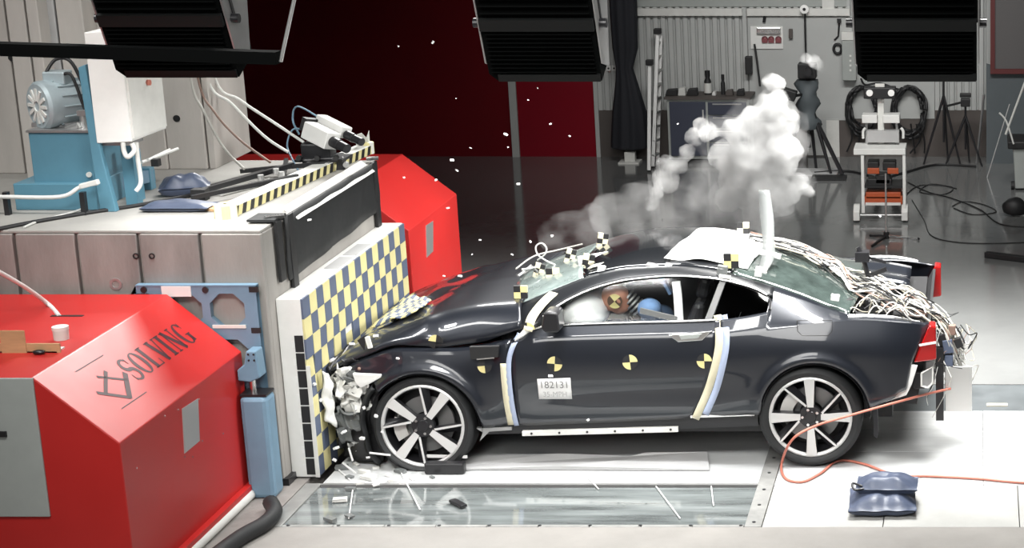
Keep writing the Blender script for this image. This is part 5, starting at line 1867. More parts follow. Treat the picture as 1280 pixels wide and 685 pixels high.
tag(o, 'thin bright hanger rod at the end of black lighting bar', 'rod')

# ================================================================== BACK OF THE HALL


def tripod(name, label, px, py_foot, top_py, y, spread, head=None, group=None, m_='black_s', nlegs=3, r=.014):
    base = on_y(px, py_foot, y)
    base.z = 0
    zt_ = on_y(px, top_py, y).z
    t = thing(name, label, 'tripod', base, group)
    apex = base + Vector((0, 0, zt_ * .78))
    for k in range(nlegs):
        a_ = radians(200 + 120 * k)
        foot = base + Vector((cos(a_) * spread, sin(a_) * spread * .6, 0.0))
        ch(t, 'leg', MB().tube([apex, apex.lerp(foot, .5), foot], [r * 1.3, r * 1.1, r * .8], 8), M[m_], smooth=60)
    ch(t, 'column', MB().cyl(base + Vector((0, 0, zt_ * .25)), base + Vector((0, 0, zt_)), r, 8), M[m_], smooth=60)
    if head == 'pan':
        ch(t, 'pan_head', MB().box(base + Vector((0, 0, zt_)), (.12, .10, .10)).box(base + Vector((0, 0, zt_ + .09)), (.14, .08, .05)), M['black'], bevel=.01)
        ch(t, 'pan_handle', MB().beam(base + Vector((-.05, 0, zt_)), base + Vector((-.24, -.05, zt_ - .04)), .025, .025), M['black'])
    elif head == 'cam':
        ch(t, 'camera', MB().box(base + Vector((0, 0, zt_)), (.22, .20, .18)), M['black'], bevel=.01)
        ch(t, 'camera_lens', MB().cyl(base + Vector((0.02, -.1, zt_)), base + Vector((.02, -.2, zt_)), .05, 14), M['black_s'], smooth=40)
    return t


tripod('light_stand', 'tall black light stand under the hanging lamp bank, before corrugated wall', 1180, 203, 96, 11.0, .27)
tripod('camera_tripod', 'black camera tripod with panning handle near blue-grey partition', 1207, 203, 128, 10.9, .27, 'pan')
ct = tripod('camera_stand', 'dark camera stand wrapped in cloth beside the white smoke column', 1012, 208, 88, 10.4, .36, 'cam', None, 'black_s', 3, .022)
b3 = on_y(1012, 208, 10.4)
wr = MB()
rows = []
for j in range(13):
    z = lerp(.55, 1.15, j / 12)
    rows.append([(b3.x + (.12 + .03 * sin(j * 1.3)) * (1 + .15 * sin(3 * a_ + j)) * cos(a_), 10.4 + (.11 + .02 * sin(j)) * sin(a_), z) for a_ in [2 * pi * k / 14 for k in range(15)]])
ch(ct, 'cloth_wrap', wr.grid(rows), M['blueg'], smooth=60)
ch(ct, 'base_plate', MB().bx(b3.x - .25, b3.x + .35, 10.2, 10.6, 0.0, .02), M['steel_pg'])
ch(ct, 'long_leg', MB().tube([(b3.x + .05, 10.4, .75), (b3.x + .42, 10.15, .03)], .026, 8), M['black_s'])
c2 = on_y(987, 118, 10.2)
ac = thing('wall_camera', 'small black camera behind the smoke beside the wrapped stand', 'camera', c2)
ch(ac, 'body', MB().box(c2, (.16, .16, .12), 0, Matrix.Rotation(.3, 3, 'Y')), M['black'], bevel=.01)
ch(ac, 'lens', MB().cyl(c2 + Vector((-.03, -.08, -.02)), c2 + Vector((-.06, -.18, -.05)), .04, 12), M['black_s'])
ch(ac, 'arm', MB().beam(c2 + Vector((.05, 0, -.02)), Vector((b3.x, 10.4, c2.z - .02)), .03, .03), M['black'])

# pole with white disc
pd_ = on_y(1005, 12, 11.3)
po = thing('pole', 'thin black pole topped by white disc on the back wall', 'pole', (pd_.x, 11.4, 0))
ch(po, 'rod', MB().cyl((pd_.x, 11.4, .9), (pd_.x, 11.4, pd_.z), .012, 8), M['black'])
ch(po, 'disc', MB().lathe([(.055, 11.33), (.055, 11.36), (0, 11.36)], (pd_.x, 0, pd_.z), 'Y', 20).lathe([(.055, 11.33), (.02, 11.325)], (pd_.x, 0, pd_.z), 'Y', 20), M['lens'])
ch(po, 'disc_centre', MB().lathe([(.02, 11.322), (0.0, 11.322)], (pd_.x, 0, pd_.z), 'Y', 14), M['black'])

# black drape on a stand
def drape_x(px):
    return on_y(px, 150, 11.1).x


dr_t = thing('drape', 'black drape gathered at its middle, hanging before corrugated wall', 'drape', (drape_x(787), 11.1, 0))
prof = [(-40, 769, 803), (20, 769, 802), (60, 770, 801), (85, 773, 794), (100, 772, 798), (140, 766, 808), (170, 763, 810), (184, 762, 809), (187, 775, 800)]
rows = []
for py, l_, r_ in prof:
    z = on_y(785, py, 11.1).z
    xa, xb_ = drape_x(l_), drape_x(r_)
    rows.append([((xa + xb_) / 2 + (xb_ - xa) / 2 * cos(a_) * (1 + .05 * sin(7 * a_)), 11.1 + (xb_ - xa) / 2 * .6 * sin(a_) * (1 + .12 * sin(9 * a_)), z) for a_ in [2 * pi * k / 48 for k in range(49)]])
ch(dr_t, 'cloth', MB().grid(rows), M['drape'], smooth=50)
c_ = on_y(788, 195, 11.1)
ch(dr_t, 'foot', MB().bx(c_.x - .13, c_.x + .13, 10.95, 11.2, .0, .02).bx(c_.x - .06, c_.x + .07, 11.02, 11.12, .02, .14), M['off'])
for i, px in enumerate((761, 768)):
    c_ = on_y(px, 85, YB - .02)
    ch_o = MB().bx(c_.x - .028, c_.x + .028, YB - .045, YB - .0, c_.z - .035, c_.z + .035).build('wall_socket', M['white'], bevel=.004)
    tag(ch_o, ('white wall socket farther from the drape, beside red wall post', 'white wall socket right beside the black drape')[i], 'socket')
    k_o = MB().cyl((c_.x, YB - .05, c_.z), (c_.x, YB - .044, c_.z), .012, 10).build('socket_hole', M['black'])
    k_o.parent = ch_o
# ladder, standing folded and seen nearly edge on
la = thing('ladder', 'folded aluminium ladder with black tips leaning beside the black drape', 'ladder', (on_y(818, 195, 11.0).x, 11.0, 0))
for (a_, b_, w) in (((812, 82, 10.85), (811, 206, 10.45), .028), ((822, 44, 11.25), (816, 203, 10.7), .032), ((826, 44, 11.32), (822, 200, 11.0), .026)):
    p0_, p1_ = on_y(*a_), on_y(*b_)
    p1_.z = .02
    ch(la, 'rail', MB().beam(p1_, p0_, .045, w, 0, (0, 1, 0)), M['machined'], bevel=.004)
for k in range(9):
    t_ = k / 9 + .06
    p0_ = on_y(822, 44, 11.25).lerp(on_y(816, 203, 10.7), t_)
    ch(la, 'rung', MB().beam(p0_, p0_ + Vector((.04, .16, 0)), .03, .03), M['alu'])
for px, py, y in ((822, 39, 11.25), (812, 78, 10.85)):
    c_ = on_y(px, py, y)
    ch(la, 'tip', MB().box(c_, (.09, .09, .07)), M['black'], bevel=.01)

# workbench
wbx0, wbx1 = on_y(835, 160, 11.0).x, on_y(937, 160, 11.0).x
wbz = on_y(880, 121, 11.0).z
wb = thing('workbench', 'low blue tool cabinet with grey frame under corrugated wall', 'workbench', ((wbx0 + wbx1) / 2, 11.2, 0))
ch(wb, 'carcass', MB().bx(wbx0, wbx1, 11.0, 11.42, .06, wbz - .03), M['panelgrey'])
ch(wb, 'worktop', MB().bx(wbx0 - .03, wbx1 + .03, 10.96, 11.44, wbz - .03, wbz), M['dado'])
xm = on_y(884, 160, 11.0).x
dz0, dz1 = .10, wbz - .06
d1 = ch(wb, 'door', MB().bx(wbx0 + .03, xm - .01, 10.98, 11.0, dz0, dz1), M['bench'], bevel=.004)
o = MB().bx(xm - .05, xm - .035, 10.965, 10.98, dz1 - .2, dz1 - .1).build('handle', M['alu'])
o.parent = d1
o.matrix_parent_inverse = Matrix.Identity(4)
o.matrix_parent_inverse = d1.matrix_parent_inverse.copy() if False else Matrix.Identity(4)
for k in range(4):
    za, zb_ = lerp(dz0, dz1, k / 4) + .006, lerp(dz0, dz1, (k + 1) / 4) - .006
    d_ = ch(wb, 'drawer', MB().bx(xm + .02, wbx1 - .03, 10.98, 11.0, za, zb_), M['bench'], bevel=.004)
    o = MB().bx(xm + .08, wbx1 - .09, 10.965, 10.98, zb_ - .03, zb_ - .015).build('handle', M['steel'])
    o.parent = d_
ch(wb, 'plinth', MB().bx(wbx0, wbx1, 11.03, 11.40, 0, .06), M['black'])
# things on it
items = [('spray_bottle', 'dark bottle with white label standing on the blue tool cabinet', 'bottle', 885, .045, .24, 'black', True),
         ('spray_bottle', 'slim dark bottle standing right of the labelled bottle on tool cabinet', 'bottle', 904, .028, .20, 'black', False)]
for nm, lb, ct_, px, r, h_, m_, lab in items:
    x = on_y(px, 115, 11.2).x
    t_ = thing(nm, lb, ct_, (x, 11.2, wbz))
    ch(t_, 'body', MB().lathe([(0, 0), (r, 0), (r, h_ * .7), (r * .6, h_ * .85), (r * .75, h_), (r * .75, h_ * 1.25), (0, h_ * 1.25)], (x, 11.2, wbz), 'Z', 16), M[m_], smooth=40)
    if lab:
        ch(t_, 'paper_label', MB().lathe([(r + .002, .02), (r + .002, h_ * .6)], (x, 11.2, wbz), 'Z', 16), M['off'])
for i, (px, w, h_, m_, lb) in enumerate(((853, .10, .10, 'off', 'small pale box standing on left end of blue tool cabinet'), (840, .16, .08, 'black', 'dark tool case at the end of tool cabinet nearest the ladder'), (866, .14, .09, 'black', 'dark tool pouch between pale box and labelled bottle'), (893, .05, .05, 'white', 'small white cup beside the labelled bottle on tool cabinet'), (912, .10, .07, 'dado', 'brown pouch right of the slim dark bottle'), (926, .10, .08, 'black', 'black tin on right end of the blue tool cabinet'))):
    x = on_y(px, 115, 11.15).x
    m = MB().prism([(x - w / 2, wbz), (x + w / 2, wbz), (x + w * .42, wbz + h_), (x - w * .35, wbz + h_ * .9)], 'Y', 11.08, 11.2)
    tag(m.build('tool_case' if w > .09 else 'cup', M[m_], bevel=.008), lb, 'case' if w > .09 else 'cup')

# wall panel with sockets
c0_, c1_ = on_y(938, 33, YB - .04), on_y(979, 61, YB - .04)
sp_ = thing('socket_panel', 'white wall panel with chrome bar and three dark red sockets', 'panel', ((c0_.x + c1_.x) / 2, YB - .03, c1_.z))
ch(sp_, 'board', MB().bx(c0_.x, c1_.x, YB - .045, YB - .025, c1_.z, c0_.z), M['white'])
h0, h1_ = on_y(946, 34, YB - .05), on_y(976, 42, YB - .05)
ch(sp_, 'bar', MB().bx(h0.x, h1_.x, YB - .09, YB - .045, h1_.z, h0.z), M['chrome'], bevel=.008)
for px in (956, 964, 973):
    c_ = on_y(px, 49, YB - .05)
    ch(sp_, 'socket', MB().lathe([(.04, YB - .07), (.04, YB - .045), (0, YB - .07)], (c_.x, 0, c_.z), 'Y', 14).bx(c_.x - .036, c_.x + .036, YB - .065, YB - .045, c_.z - .045, c_.z), M['marker_r'])
def wall_bit(name, label, cat, px0, py0, px1, py1, m_, d=.08):
    a_, b_ = on_y(px0, py0, YB - .05), on_y(px1, py1, YB - .05)
    o = MB().bx(a_.x, b_.x, YB - .025 - d, YB - .025, b_.z, a_.z).build(name, M[m_], bevel=.006)
    return tag(o, label, cat)


wall_bit('phone', 'small dark oval handset on wall right of socket panel', 'handset', 986, 36, 991, 48, 'dado', .05)
wall_bit('speaker_box', 'black box on the wall under the white socket panel', 'box', 932, 70, 941, 92, 'black', .12)
eb = wall_bit('fuse_box', 'grey electrical box on wall beside the hanging lamp bank', 'box', 1053, 50, 1071, 99, 'panelgrey', .14)
a_ = on_y(1062, 45, YB - .1)
o = MB().bx(a_.x - .1, a_.x + .1, YB - .12, YB - .03, a_.z - .05, a_.z + .05).build('cover', M['off'])
o.parent = eb
for py in (70, 76, 82, 88):
    a_ = on_y(1063, py, YB - .165)
    o = MB().bx(a_.x - .012, a_.x + .012, YB - .175, YB - .165, a_.z - .012, a_.z + .012).build('switch', M['off'])
    o.parent = eb
a_ = on_y(1047, 61, YB - .05)
o = MB().tube([Vector((a_.x + .05 * cos(k / 16 * 2 * pi), YB - .05, a_.z + .06 * sin(k / 16 * 2 * pi))) for k in range(17)], .018, 8, 0, False).build('cable_ring', M['black'], smooth=60)
tag(o, 'small black cable ring hanging beside grey electrical box', 'cable')
o = MB().tube([on_y(1049, 28, YB - .04), on_y(1048, 45, YB - .04), on_y(1043, 50, YB - .04)], .012, 6).box(on_y(1049, 26, YB - .05), (.05, .05, .05)).build('conduit', M['black'])
tag(o, 'short dark conduit running down wall above the cable ring', 'conduit')
a_ = on_y(956, 22, YB - .04)
o = MB().tube([on_y(955, 28, YB - .04), on_y(956, 20, YB - .04)], .02, 8).tube([on_y(943, 55, YB - .08), on_y(946, 75, YB - .1), on_y(950, 108, YB - .15)], .014, 6).build('hose', M['black'])
tag(o, 'dark hose hanging on wall below the white socket panel', 'hose')

# coiled cables on the wall
def coil(label, px, py, rx, rz_, seed):
    rnd = random.Random(seed)
    c_ = on_y(px, py, YB - .12)
    t_ = thing('cable_coil', label, 'cable coil', c_, 'cable coils on the back wall')
    for k in range(7):
        f = rnd.uniform(.86, 1.06)
        ph = rnd.uniform(-.03, .03)
        pts = [Vector((c_.x + (rx * f + .008 * sin(5 * a_ + k)) * cos(a_) + ph, YB - .12 + rnd.uniform(-.05, .04), c_.z + rz_ * f * sin(a_) - .02 * k * (sin(a_) < 0))) for a_ in [2 * pi * i / 30 for i in range(31)]]
        ch(t_, 'loop', MB().tube(pts, .019, 6, 0, False), M['black'], smooth=60)
    for k in range(3):
        x = c_.x + rnd.uniform(.1, .9) * rx * rnd.choice((-1, 1))
        ch(t_, 'tail', MB().tube(curve_pts([Vector((x, YB - .14, c_.z - rz_ * .7)), Vector((x + rnd.uniform(-.05, .05), YB - .14, c_.z - rz_ - .12)), Vector((x + rnd.uniform(-.12, .12), YB - .14, max(.02, c_.z - rz_ - .30)))], 5), .012, 6), M['black'], smooth=60)
    return t_


coil('coil of thick black cable on wall, left behind the trolley', 1078, 134, .19, .27, 1)
coil('coil of thick black cable on wall, right behind the trolley', 1136, 136, .19, .27, 2)
for k, (x0_, y0_, x1_, y1_) in enumerate(((1095, 100, 1122, 108), (1110, 99, 1150, 118), (1135, 100, 1158, 116), (1078, 102, 1070, 112))):
    pass
o = MB().tube(curve_pts([on_y(1076, 98, YB - .1), on_y(1082, 106, YB - .1), on_y(1100, 104, YB - .1), on_y(1125, 112, YB - .1), on_y(1140, 108, YB - .1), on_y(1150, 118, YB - .1), on_y(1157, 130, YB - .1)], 5), .014, 6).build('cable', M['black'], smooth=60)
tag(o, 'black cable looping over both coils under hanging lamp bank', 'cable')

# instrument trolley
TY = 7.7
tr = thing('instrument_trolley', 'white framed instrument trolley with orange panels and twin lamp head', 'trolley', (on_y(1100, 275, TY).x, TY, 0))
def TP(px, py, y=TY):
    return on_y(px, py, y)


p0_, p1_ = TP(1067, 187), TP(1132, 193)
ch(tr, 'top_bar', MB().bx(p0_.x, p1_.x, TY - .03, TY + .35, p1_.z, p0_.z + .012), M['white'], bevel=.005)
for px in (1078, 1130):
    a_, b_ = TP(px, 192), TP(px, 262)
    ch(tr, 'frame_post', MB().bx(a_.x - .016, a_.x + .016, TY - .02, TY + .02, .10, a_.z), M['white'])
    ch(tr, 'rear_post', MB().bx(a_.x - .014, a_.x + .014, TY + .32, TY + .35, .10, a_.z), M['steel'])
for px in (1071, 1131):
    c_ = TP(px, 271)
    ch(tr, 'wheel_cover', MB().prism([(TY - .06, .02), (TY - .06, .12), (TY + .03, .18), (TY + .10, .18), (TY + .10, .02)], 'X', c_.x - .035, c_.x + .035), M['white'], bevel=.008)
    ch(tr, 'castor', MB().cyl((c_.x - .02, TY + .05, .04), (c_.x + .02, TY + .05, .04), .04, 14), M['black'], smooth=40)
for (a_, b_, d_, e_, m_) in ((1082, 241, 1126, 249, 'orange2'), (1080, 246, 1128, 256, 'orange2'), (1084, 211, 1099, 218, 'orange2'), (1109, 211, 1123, 218, 'orange2')):
    q0, q1 = TP(a_, b_), TP(d_, e_)
    ch(tr, 'orange_panel', MB().bx(q0.x, q1.x, TY + .02, TY + (.30 if b_ > 230 else .06), q1.z, q0.z), M[m_], bevel=.006)
q0, q1 = TP(1082, 253), TP(1126, 256)
ch(tr, 'cross_bar', MB().bx(q0.x, q1.x, TY - .03, TY + .0, q1.z, q0.z), M['white'])
ch(tr, 'axle', MB().cyl(TP(1073, 269), TP(1130, 269), .014, 10), M['steel'], smooth=40)
for k, (px, py, w, h_) in enumerate(((1100, 228, .26, .11), (1092, 205, .12, .08), (1112, 206, .14, .09), (1104, 222, .16, .10))):
    c_ = TP(px, py, TY + .15)
    ch(tr, 'instrument', MB().box(c_, (w, .2, h_)), M['black'], bevel=.008)
# upper part
for a_, d_ in ((1078, 1097), (1104, 1125)):
    q0, q1 = TP(a_, 144, TY + .3), TP(d_, 152, TY + .3)
    ch(tr, 'upper_plate', MB().bx(q0.x, q1.x, TY + .2, TY + .4, q1.z, q0.z + .015), M['white'], bevel=.005)
q0, q1 = TP(1097, 121, TY + .3), TP(1105, 148, TY + .3)
ch(tr, 'mast', MB().bx(q0.x, q1.x, TY + .27, TY + .33, on_y(1100, 190, TY + .3).z, q0.z), M['off'])
for px in (1083, 1121):
    a_, b_ = TP(px, 152, TY + .3), TP(px, 190, TY + .3)
    ch(tr, 'upright', MB().bx(a_.x - .012, a_.x + .012, TY + .28, TY + .32, b_.z, a_.z), M['steel'])
for px in (1079, 1129):
    pts = [TP(px, 173, TY + .25), TP(px, 164, TY + .25), TP(px + (3 if px < 1100 else -3), 160, TY + .25)]
    ch(tr, 'hand_grip', MB().tube(curve_pts(pts, 4), .016, 8), M['white'], smooth=60)
q0, q1 = TP(1080, 108, TY + .3), TP(1120, 122, TY + .3)
lh = ch(tr, 'lamp_head', MB().bx(q0.x, q1.x, TY + .2, TY + .36, q1.z, q0.z), M['black'], bevel=.01)
for px in (1087, 1114):
    c_ = TP(px, 116, TY + .2)
    o = MB().lathe([(.036, 0), (.036, -.02), (0, -.022)], (c_.x, TY + .2, c_.z), 'Y', 16).build('lamp_lens', M['lens'], None, 40)
    o.parent = lh
q0 = TP(1100, 106, TY + .3)
ch(tr, 'carry_handle', MB().bx(q0.x - .05, q0.x + .05, TY + .26, TY + .30, q0.z - .02, q0.z + .015), M['off'])
ch(tr, 'lower_shelf', MB().bx(TP(1080, 200).x, TP(1128, 200).x, TY, TY + .34, TP(1100, 235).z, TP(1100, 232).z), M['black'])
ch(tr, 'mid_shelf', MB().bx(TP(1083, 200).x, TP(1123, 200).x, TY + .2, TY + .34, TP(1100, 180).z - .02, TP(1100, 168).z), M['steel_pg'])
# microphone stand before it
mb0 = on_z(1108, 298)
ms = thing('microphone_stand', 'slim stand with black tripod base standing before the trolley', 'stand', mb0)
ch(ms, 'rod', MB().cyl((mb0.x, mb0.y, .04), (mb0.x, mb0.y, on_y(1108, 217, mb0.y).z), .011, 10), M['alu'], smooth=40)
ch(ms, 'hub', MB().cyl((mb0.x, mb0.y, .0), (mb0.x, mb0.y, .07), .03, 12), M['black'], smooth=40)
for q, m_ in (((1088, 296), 'black'), ((1090, 309), 'black'), ((1148, 300), 'chrome')):
    e_ = on_z(*q)
    ch(ms, 'leg', MB().beam((mb0.x, mb0.y, .03), (e_.x, e_.y, .012), .022, .018), M[m_])
    ch(ms, 'foot', MB().ball((e_.x, e_.y, .014), .014, 8), M['black'])

# grey bin with sticks at the right
bn_ = on_z(1266, 238)
bi = thing('bin', 'pale grey bin with a dark lid standing before blue-grey partition', 'bin', (bn_.x + .2, bn_.y + .2, 0))
zb_ = on_y(1266, 186, bn_.y).z
ch(bi, 'body', MB().prism([(bn_.x + .03, 0.02), (bn_.x, zb_), (bn_.x + .6, zb_), (bn_.x + .57, .02)], 'Y', bn_.y, bn_.y + .45), M['panelgrey'], bevel=.01)
ch(bi, 'lid', MB().bx(bn_.x - .06, bn_.x + .64, bn_.y - .04, bn_.y + .5, zb_, zb_ + .09), M['black'], bevel=.015)
ch(bi, 'wheel', MB().cyl((bn_.x - .02, bn_.y + .05, .05), (bn_.x + .02, bn_.y + .05, .05), .05, 12), M['black'])
o = MB().tube([on_y(1284, 95, bn_.y - .1), on_y(1257, 168, bn_.y - .1)], .013, 8).build('stick', M['off'])
tag(o, 'long white stick standing tilted by the grey bin', 'stick')
o = MB().tube(curve_pts([on_y(1249, 141, bn_.y - .1), on_y(1258, 152, bn_.y - .1), on_y(1267, 180, bn_.y - .1)], 4), .011, 8).build('stick', M['off'])
tag(o, 'short bent white stick crossing the long one by grey bin', 'stick')
o = MB().tube([on_z(1234, 222), on_y(1262, 130, 10.2)], .008, 6).build('stick', M['steel'])
tag(o, 'thin grey rod leaning on the blue-grey partition', 'rod')
o = crumple(MB().ball(on_z(1268, 258, .10), 1.0, 14, 0, (.14, .12, .10)), .03, 8, 5).build('cloth_heap', M['black'], smooth=60)
tag(o, 'heap of black cloth on the floor before grey bin', 'cloth')
a_, b_ = on_z(1232, 318, .03), on_z(1290, 325, .03)
o = MB().beam(a_, b_, .07, .06).build('floor_bar', M['black'], bevel=.008)
tag(o, 'black padded bar lying on grey floor near the hall side', 'bar')
lean = MB().beam(on_z(1221, 204), on_y(1230, 118, 10.97), .03, .02)
tag(lean.build('lath', M['steel']), 'thin grey lath leaning beside the camera tripod', 'lath')

# cables on the floor
for lb, pts, r in (('dark cable snaking from trolley across the grey floor', [(1135, 228), (1160, 240), (1190, 248), (1225, 262), (1250, 280), (1290, 284)], .008),
                   ('dark cable curving round from trolley to the hall side', [(1140, 250), (1155, 275), (1165, 295), (1200, 303), (1250, 304), (1300, 302)], .005),
                   ('dark cable lying along foot of the back wall', [(1018, 216), (1060, 214), (1100, 222), (1130, 216), (1170, 206), (1220, 208)], .016),
                   ('looped dark cable on the floor beside the trolley', [(1130, 246), (1150, 232), (1190, 234), (1180, 243), (1150, 240), (1165, 230), (1196, 236)], .007),
                   ('thin dark cable lying farther back behind floor bar', [(1190, 258), (1205, 252), (1230, 256), (1245, 265), (1215, 268), (1192, 260)], .006)):
    o = MB().tube(curve_pts([on_z(px, py, r) for px, py in pts], 6), r, 6).build('cable', M['black'], smooth=60)
    tag(o, lb, 'cable', 'cables on the hall floor')
o = MB().bx(on_z(1020, 212).x, on_z(1062, 212).x, 9.9, 10.15, 0, .03).build('base_frame', M['black'])
tag(o, 'low black base frame on floor by the wrapped stand', 'frame')

# ================================================================== FOREGROUND THINGS
c_ = on_z(1103, 636)
sandbag('lower slate blue sandbag of the pair lying on floor plates', c_.x, c_.y + .03, 0, .43, .42, .13, .05, 21, 'sandbags on the floor')
c_ = on_z(1109, 600, .17)
tb = sandbag('upper slate blue sandbag with black strap, lying against the lower one', c_.x, c_.y, .10, .40, .25, .11, -.02, 33, 'sandbags on the floor',
             [on_z(1078, 608, .16), on_z(1066, 604, .17), on_z(1068, 612, .15), on_z(1080, 611, .15)])
oc = [on_y(1188, 486, .42), on_y(1165, 491, .30), on_y(1120, 503, -.02), on_y(1060, 520, -.12), on_y(1018, 533, -.16), on_y(990, 550, -.20), on_z(977, 580, .03), on_z(982, 598, .012), on_z(1003, 602, .012), on_z(1025, 592, .012), on_z(1048, 576, .012), on_z(1080, 580, .012), on_z(1120, 594, .012), on_z(1160, 595, .012), on_z(1220, 598, .012), on_z(1300, 604, .012), on_z(1420, 600, .012), on_z(1600, 612, .012)]
o = MB().tube(curve_pts(oc, 8), .009, 8).build('cord', M['orange'], smooth=60)
tag(o, 'orange cord running from car tail past rear wheel to floor', 'cord')
a_, b_ = on_z(806, 690, .05), on_z(839, 690, .05)
o = MB().bx(a_.x, b_.x, a_.y - .1, a_.y + .03, .0, .06).build('floor_block', M['black'], bevel=.015)
tag(o, 'black block on the floor at the very bottom, nearest the viewer', 'block')
# sill cover lying under the car
pts = [on_z(*q) for q in ((532, 574), (700, 572), (790, 572), (806, 571), (818, 570), (884, 570), (887, 589), (700, 588), (590, 588), (560, 591), (536, 586))]
m = MB()
n_ = len(pts)
m.add([(p_.x, p_.y, .012 + .02 * (k % 2)) for k, p_ in enumerate(pts)] + [(p_.x, p_.y, .003) for p_ in pts], [tuple(range(n_)), tuple(range(2 * n_ - 1, n_ - 1, -1))] + [(i, (i + 1) % n_, n_ + (i + 1) % n_, n_ + i) for i in range(n_)])
o = m.build('sill_cover', M['steel_pg'])
tag(o, 'long grey sill cover torn off and lying under the car', 'car part')
a_, b_ = on_z(532, 573, .10), on_z(582, 572, .10)
o = MB().bx(a_.x, b_.x, a_.y - .05, a_.y + .02, 0.0, .08).build('bumper_piece', M['black_s'], bevel=.01)
tag(o, 'black bumper piece lying by the flattened front tyre', 'car part')
o = MB().beam(on_z(533, 570, .09), on_z(584, 571, .09), .01, .02).build('bright_strip', M['paper'])
tag(o, 'thin white strip lying along black bumper piece', 'strip')

# debris on the floor and flying
rnd = random.Random(5)


def shard(px, py, y, s, m_, label, group, name='fragment', z=None):
    p_ = on_z(px, py, .008) if y is None else on_y(px, py, y)
    R = Matrix.Rotation(rnd.uniform(0, 6.3), 3, 'Z') @ Matrix.Rotation(rnd.uniform(-.9, .9), 3, 'X')
    if y is None:
        R = Matrix.Rotation(rnd.uniform(-.8, .8), 3, 'Z')
    a_, b_, c_ = s * rnd.uniform(.8, 1.3), s * rnd.uniform(.4, .8), s * (.25 if y is None else .4)
    vs = [R @ Vector((x * a_ * (1 - .3 * rnd.random()), yy * b_ * (1 - .3 * rnd.random()), zz_ * c_)) + p_ for x in (-1, 1) for yy in (-1, 1) for zz_ in (-1, 1)]
    if y is None:
        lo_ = min(v.z for v in vs)
        vs = [v + Vector((0, 0, .001 - lo_)) for v in vs]
    o = MB().add(vs, [(0, 1, 3, 2), (4, 6, 7, 5), (0, 4, 5, 1), (2, 3, 7, 6), (0, 2, 6, 4), (1, 5, 7, 3)]).build(name, M[m_])
    return tag(o, label, 'fragment', group)


fly = [(541, 53), (498, 58), (570, 123), (660, 125), (565, 200), (571, 213), (588, 185), (663, 302), (648, 230), (545, 225), (688, 155), (712, 170), (600, 300), (560, 260), (575, 345), (690, 295), (672, 110), (505, 222), (387, 275), (847, 155), (1100, 270), (632, 168), (635, 184), (555, 345), (640, 318), (590, 318)]
for px, py in fly:
    shard(px, py, rnd.uniform(-.1, .9), rnd.uniform(.006, .016), 'paper', 'tiny white fragment flying through the air around the car', 'flying white fragments')
low = [(455, 510), (478, 540), (453, 548), (460, 572), (470, 520), (420, 560), (430, 540), (418, 575), (392, 480), (401, 500), (415, 450), (440, 430), (470, 420), (497, 448), (688, 470), (735, 525)]
for px, py in low:
    shard(px, py, -.12, rnd.uniform(.010, .02), 'paper', 'small white fragment flying near the crushed nose and front wheel', 'white fragments at the nose')
gl = [(437, 596), (455, 590), (470, 585), (486, 594), (500, 589), (520, 597), (438, 611), (425, 625), (413, 650), (437, 645), (505, 603), (540, 596), (470, 606), (428, 585), (445, 580), (462, 597), (492, 600), (450, 604)]
for px, py in gl:
    shard(px, py, None, rnd.uniform(.02, .05), rnd.choice(('off', 'paper', 'clearp')), 'pale broken fragment lying on pit glass below the nose', 'fragments on the pit glass')
long = [((421, 585), (438, 600), 'white strip fragment lying on glass below the crushed bumper'), ((501, 590), (525, 637), 'long thin sliver lying on pit glass left of centre'), ((735, 597), (748, 611), 'short bright sliver lying on the pit glass under the door'),
        ((820, 608), (850, 648), 'long bright sliver on pit glass below the sill cover'), ((889, 608), (892, 632), 'faint upright sliver on pit glass near its right frame'), ((441, 612), (436, 648), 'pale crooked sliver on glass near the pit corner')]
for a_, b_, lb in long:
    o = MB().beam(on_z(*a_, .006), on_z(*b_, .006), .007, .006).build('sliver', M['paper'])
    tag(o, lb, 'fragment')
for a_, b_, lb in (((462, 566), (488, 569), 'white rod fragment hanging before the front tyre'), ((436, 560), (441, 576), 'white upright splinter before the crushed bumper'), ((428, 578), (445, 592), 'broken white strut standing at foot of the chequered block')):
    o = MB().beam(on_y(*a_, -.14), on_y(*b_, -.14), .010, .010).build('splinter', M['paper'])
    tag(o, lb, 'fragment')
c_ = on_z(573, 629)
o = MB().beam(on_z(565, 625, .012), on_z(580, 633, .012), .05, .02).build('clip_piece', M['black_s'], bevel=.006)
tag(o, 'small black plastic clip lying alone on the pit glass', 'fragment')

# ================================================================== SMOKE


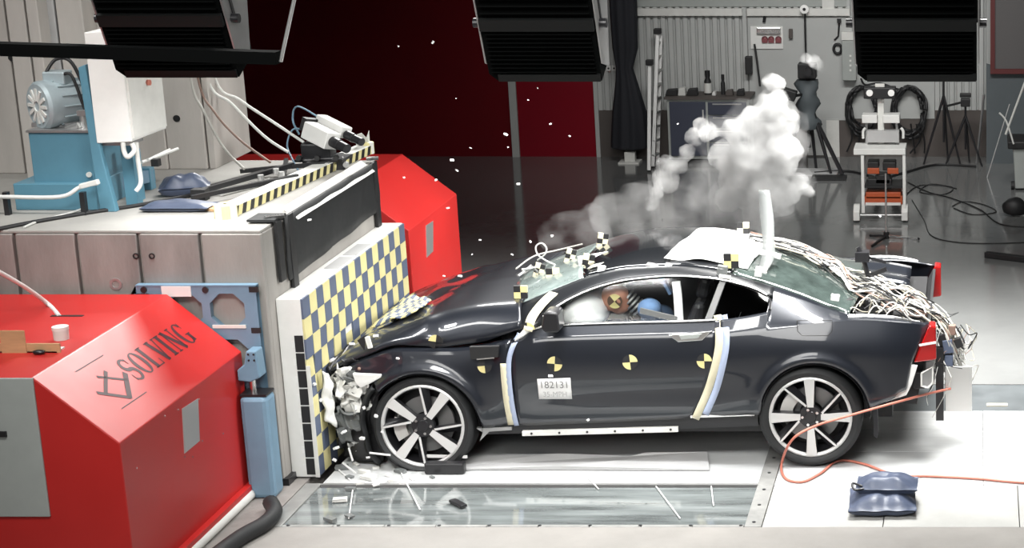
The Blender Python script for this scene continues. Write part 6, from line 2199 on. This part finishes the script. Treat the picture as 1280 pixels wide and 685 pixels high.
def smoke(name, blobs, density, label, y0, voxel, disp, dscale, seed, vs=5.0, lo=.3, hi=.7):
    m = MB()
    rn = random.Random(seed)
    for px, py, r in blobs:
        yy = y0 + rn.uniform(-.12, .12)
        c_ = on_y(px, py, yy)
        R_ = r / 161.0
        m.ball(c_, R_, 14)
        for k in range(7):
            a_, b_ = rn.uniform(0, 2 * pi), rn.uniform(-1, 1)
            d_ = Vector((cos(a_) * sqrt(1 - b_ * b_), sin(a_) * sqrt(1 - b_ * b_), b_))
            m.ball(c_ + d_ * R_ * .75, R_ * rn.uniform(.25, .5), 10)
    me = m.mesh(name, [])
    o = bpy.data.objects.new(name, me)
    COL.objects.link(o)
    md = o.modifiers.new('union', 'REMESH')
    md.mode = 'VOXEL'
    md.voxel_size = voxel
    tx = bpy.data.textures.new(name, 'CLOUDS')
    tx.noise_scale = dscale
    tx.noise_depth = 3
    d = o.modifiers.new('puffs', 'DISPLACE')
    d.texture = tx
    d.texture_coords = 'GLOBAL'
    d.strength = disp
    d.mid_level = .45
    me.materials.append(volume_mat(name, density, scale=vs, lo=lo, hi=hi))
    return tag(o, label, 'smoke', None, 'stuff')


COLUMN = [(966, 104, 13), (974, 122, 11), (955, 126, 10), (938, 152, 18), (968, 150, 22), (990, 152, 12), (918, 165, 17), (885, 165, 13), (905, 195, 20), (940, 195, 30), (975, 190, 26), (994, 190, 13), (935, 230, 28), (962, 235, 30), (985, 240, 16), (948, 268, 20), (980, 258, 13), (915, 222, 18), (1000, 226, 11), (1012, 238, 7), (905, 250, 14), (955, 285, 13)]
smoke('smoke', COLUMN, 13.0, 'dense white smoke column rising behind the car roof', 2.1, .028, .11, .13, 1, 7.0, .36, .60)
smoke('smoke', [(878, 160, 12), (868, 172, 11), (860, 190, 10), (850, 206, 9), (832, 208, 14), (838, 228, 12), (826, 220, 10), (822, 240, 10), (815, 255, 10)], 9.0,
      'thin white smoke wisp trailing left of the dense column', 2.0, .028, .09, .13, 2, 8.0, .36, .62)
smoke('smoke', [(1018, 78, 9), (1008, 74, 7), (1028, 84, 7)], 5.0, 'small faint smoke puff high up by the wrapped stand', 2.1, .028, .07, .12, 4, 8.0, .36, .66)
smoke('haze', [(x_, y_, r_ * 1.5) for x_, y_, r_ in COLUMN[3:]], 1.3, 'faint haze around the white smoke column', 2.15, .045, .16, .2, 5, 5.0, .38, .7)
smoke('haze', [(800, 258, 30), (830, 245, 26), (860, 255, 34), (895, 258, 34), (770, 268, 30), (740, 280, 26), (712, 286, 22), (690, 292, 16), (850, 280, 28), (800, 282, 28), (925, 270, 26), (875, 225, 20)], 2.3,
      'thin grey smoke haze spreading over the car roof', 2.2, .045, .2, .26, 3, 4.5, .38, .72)
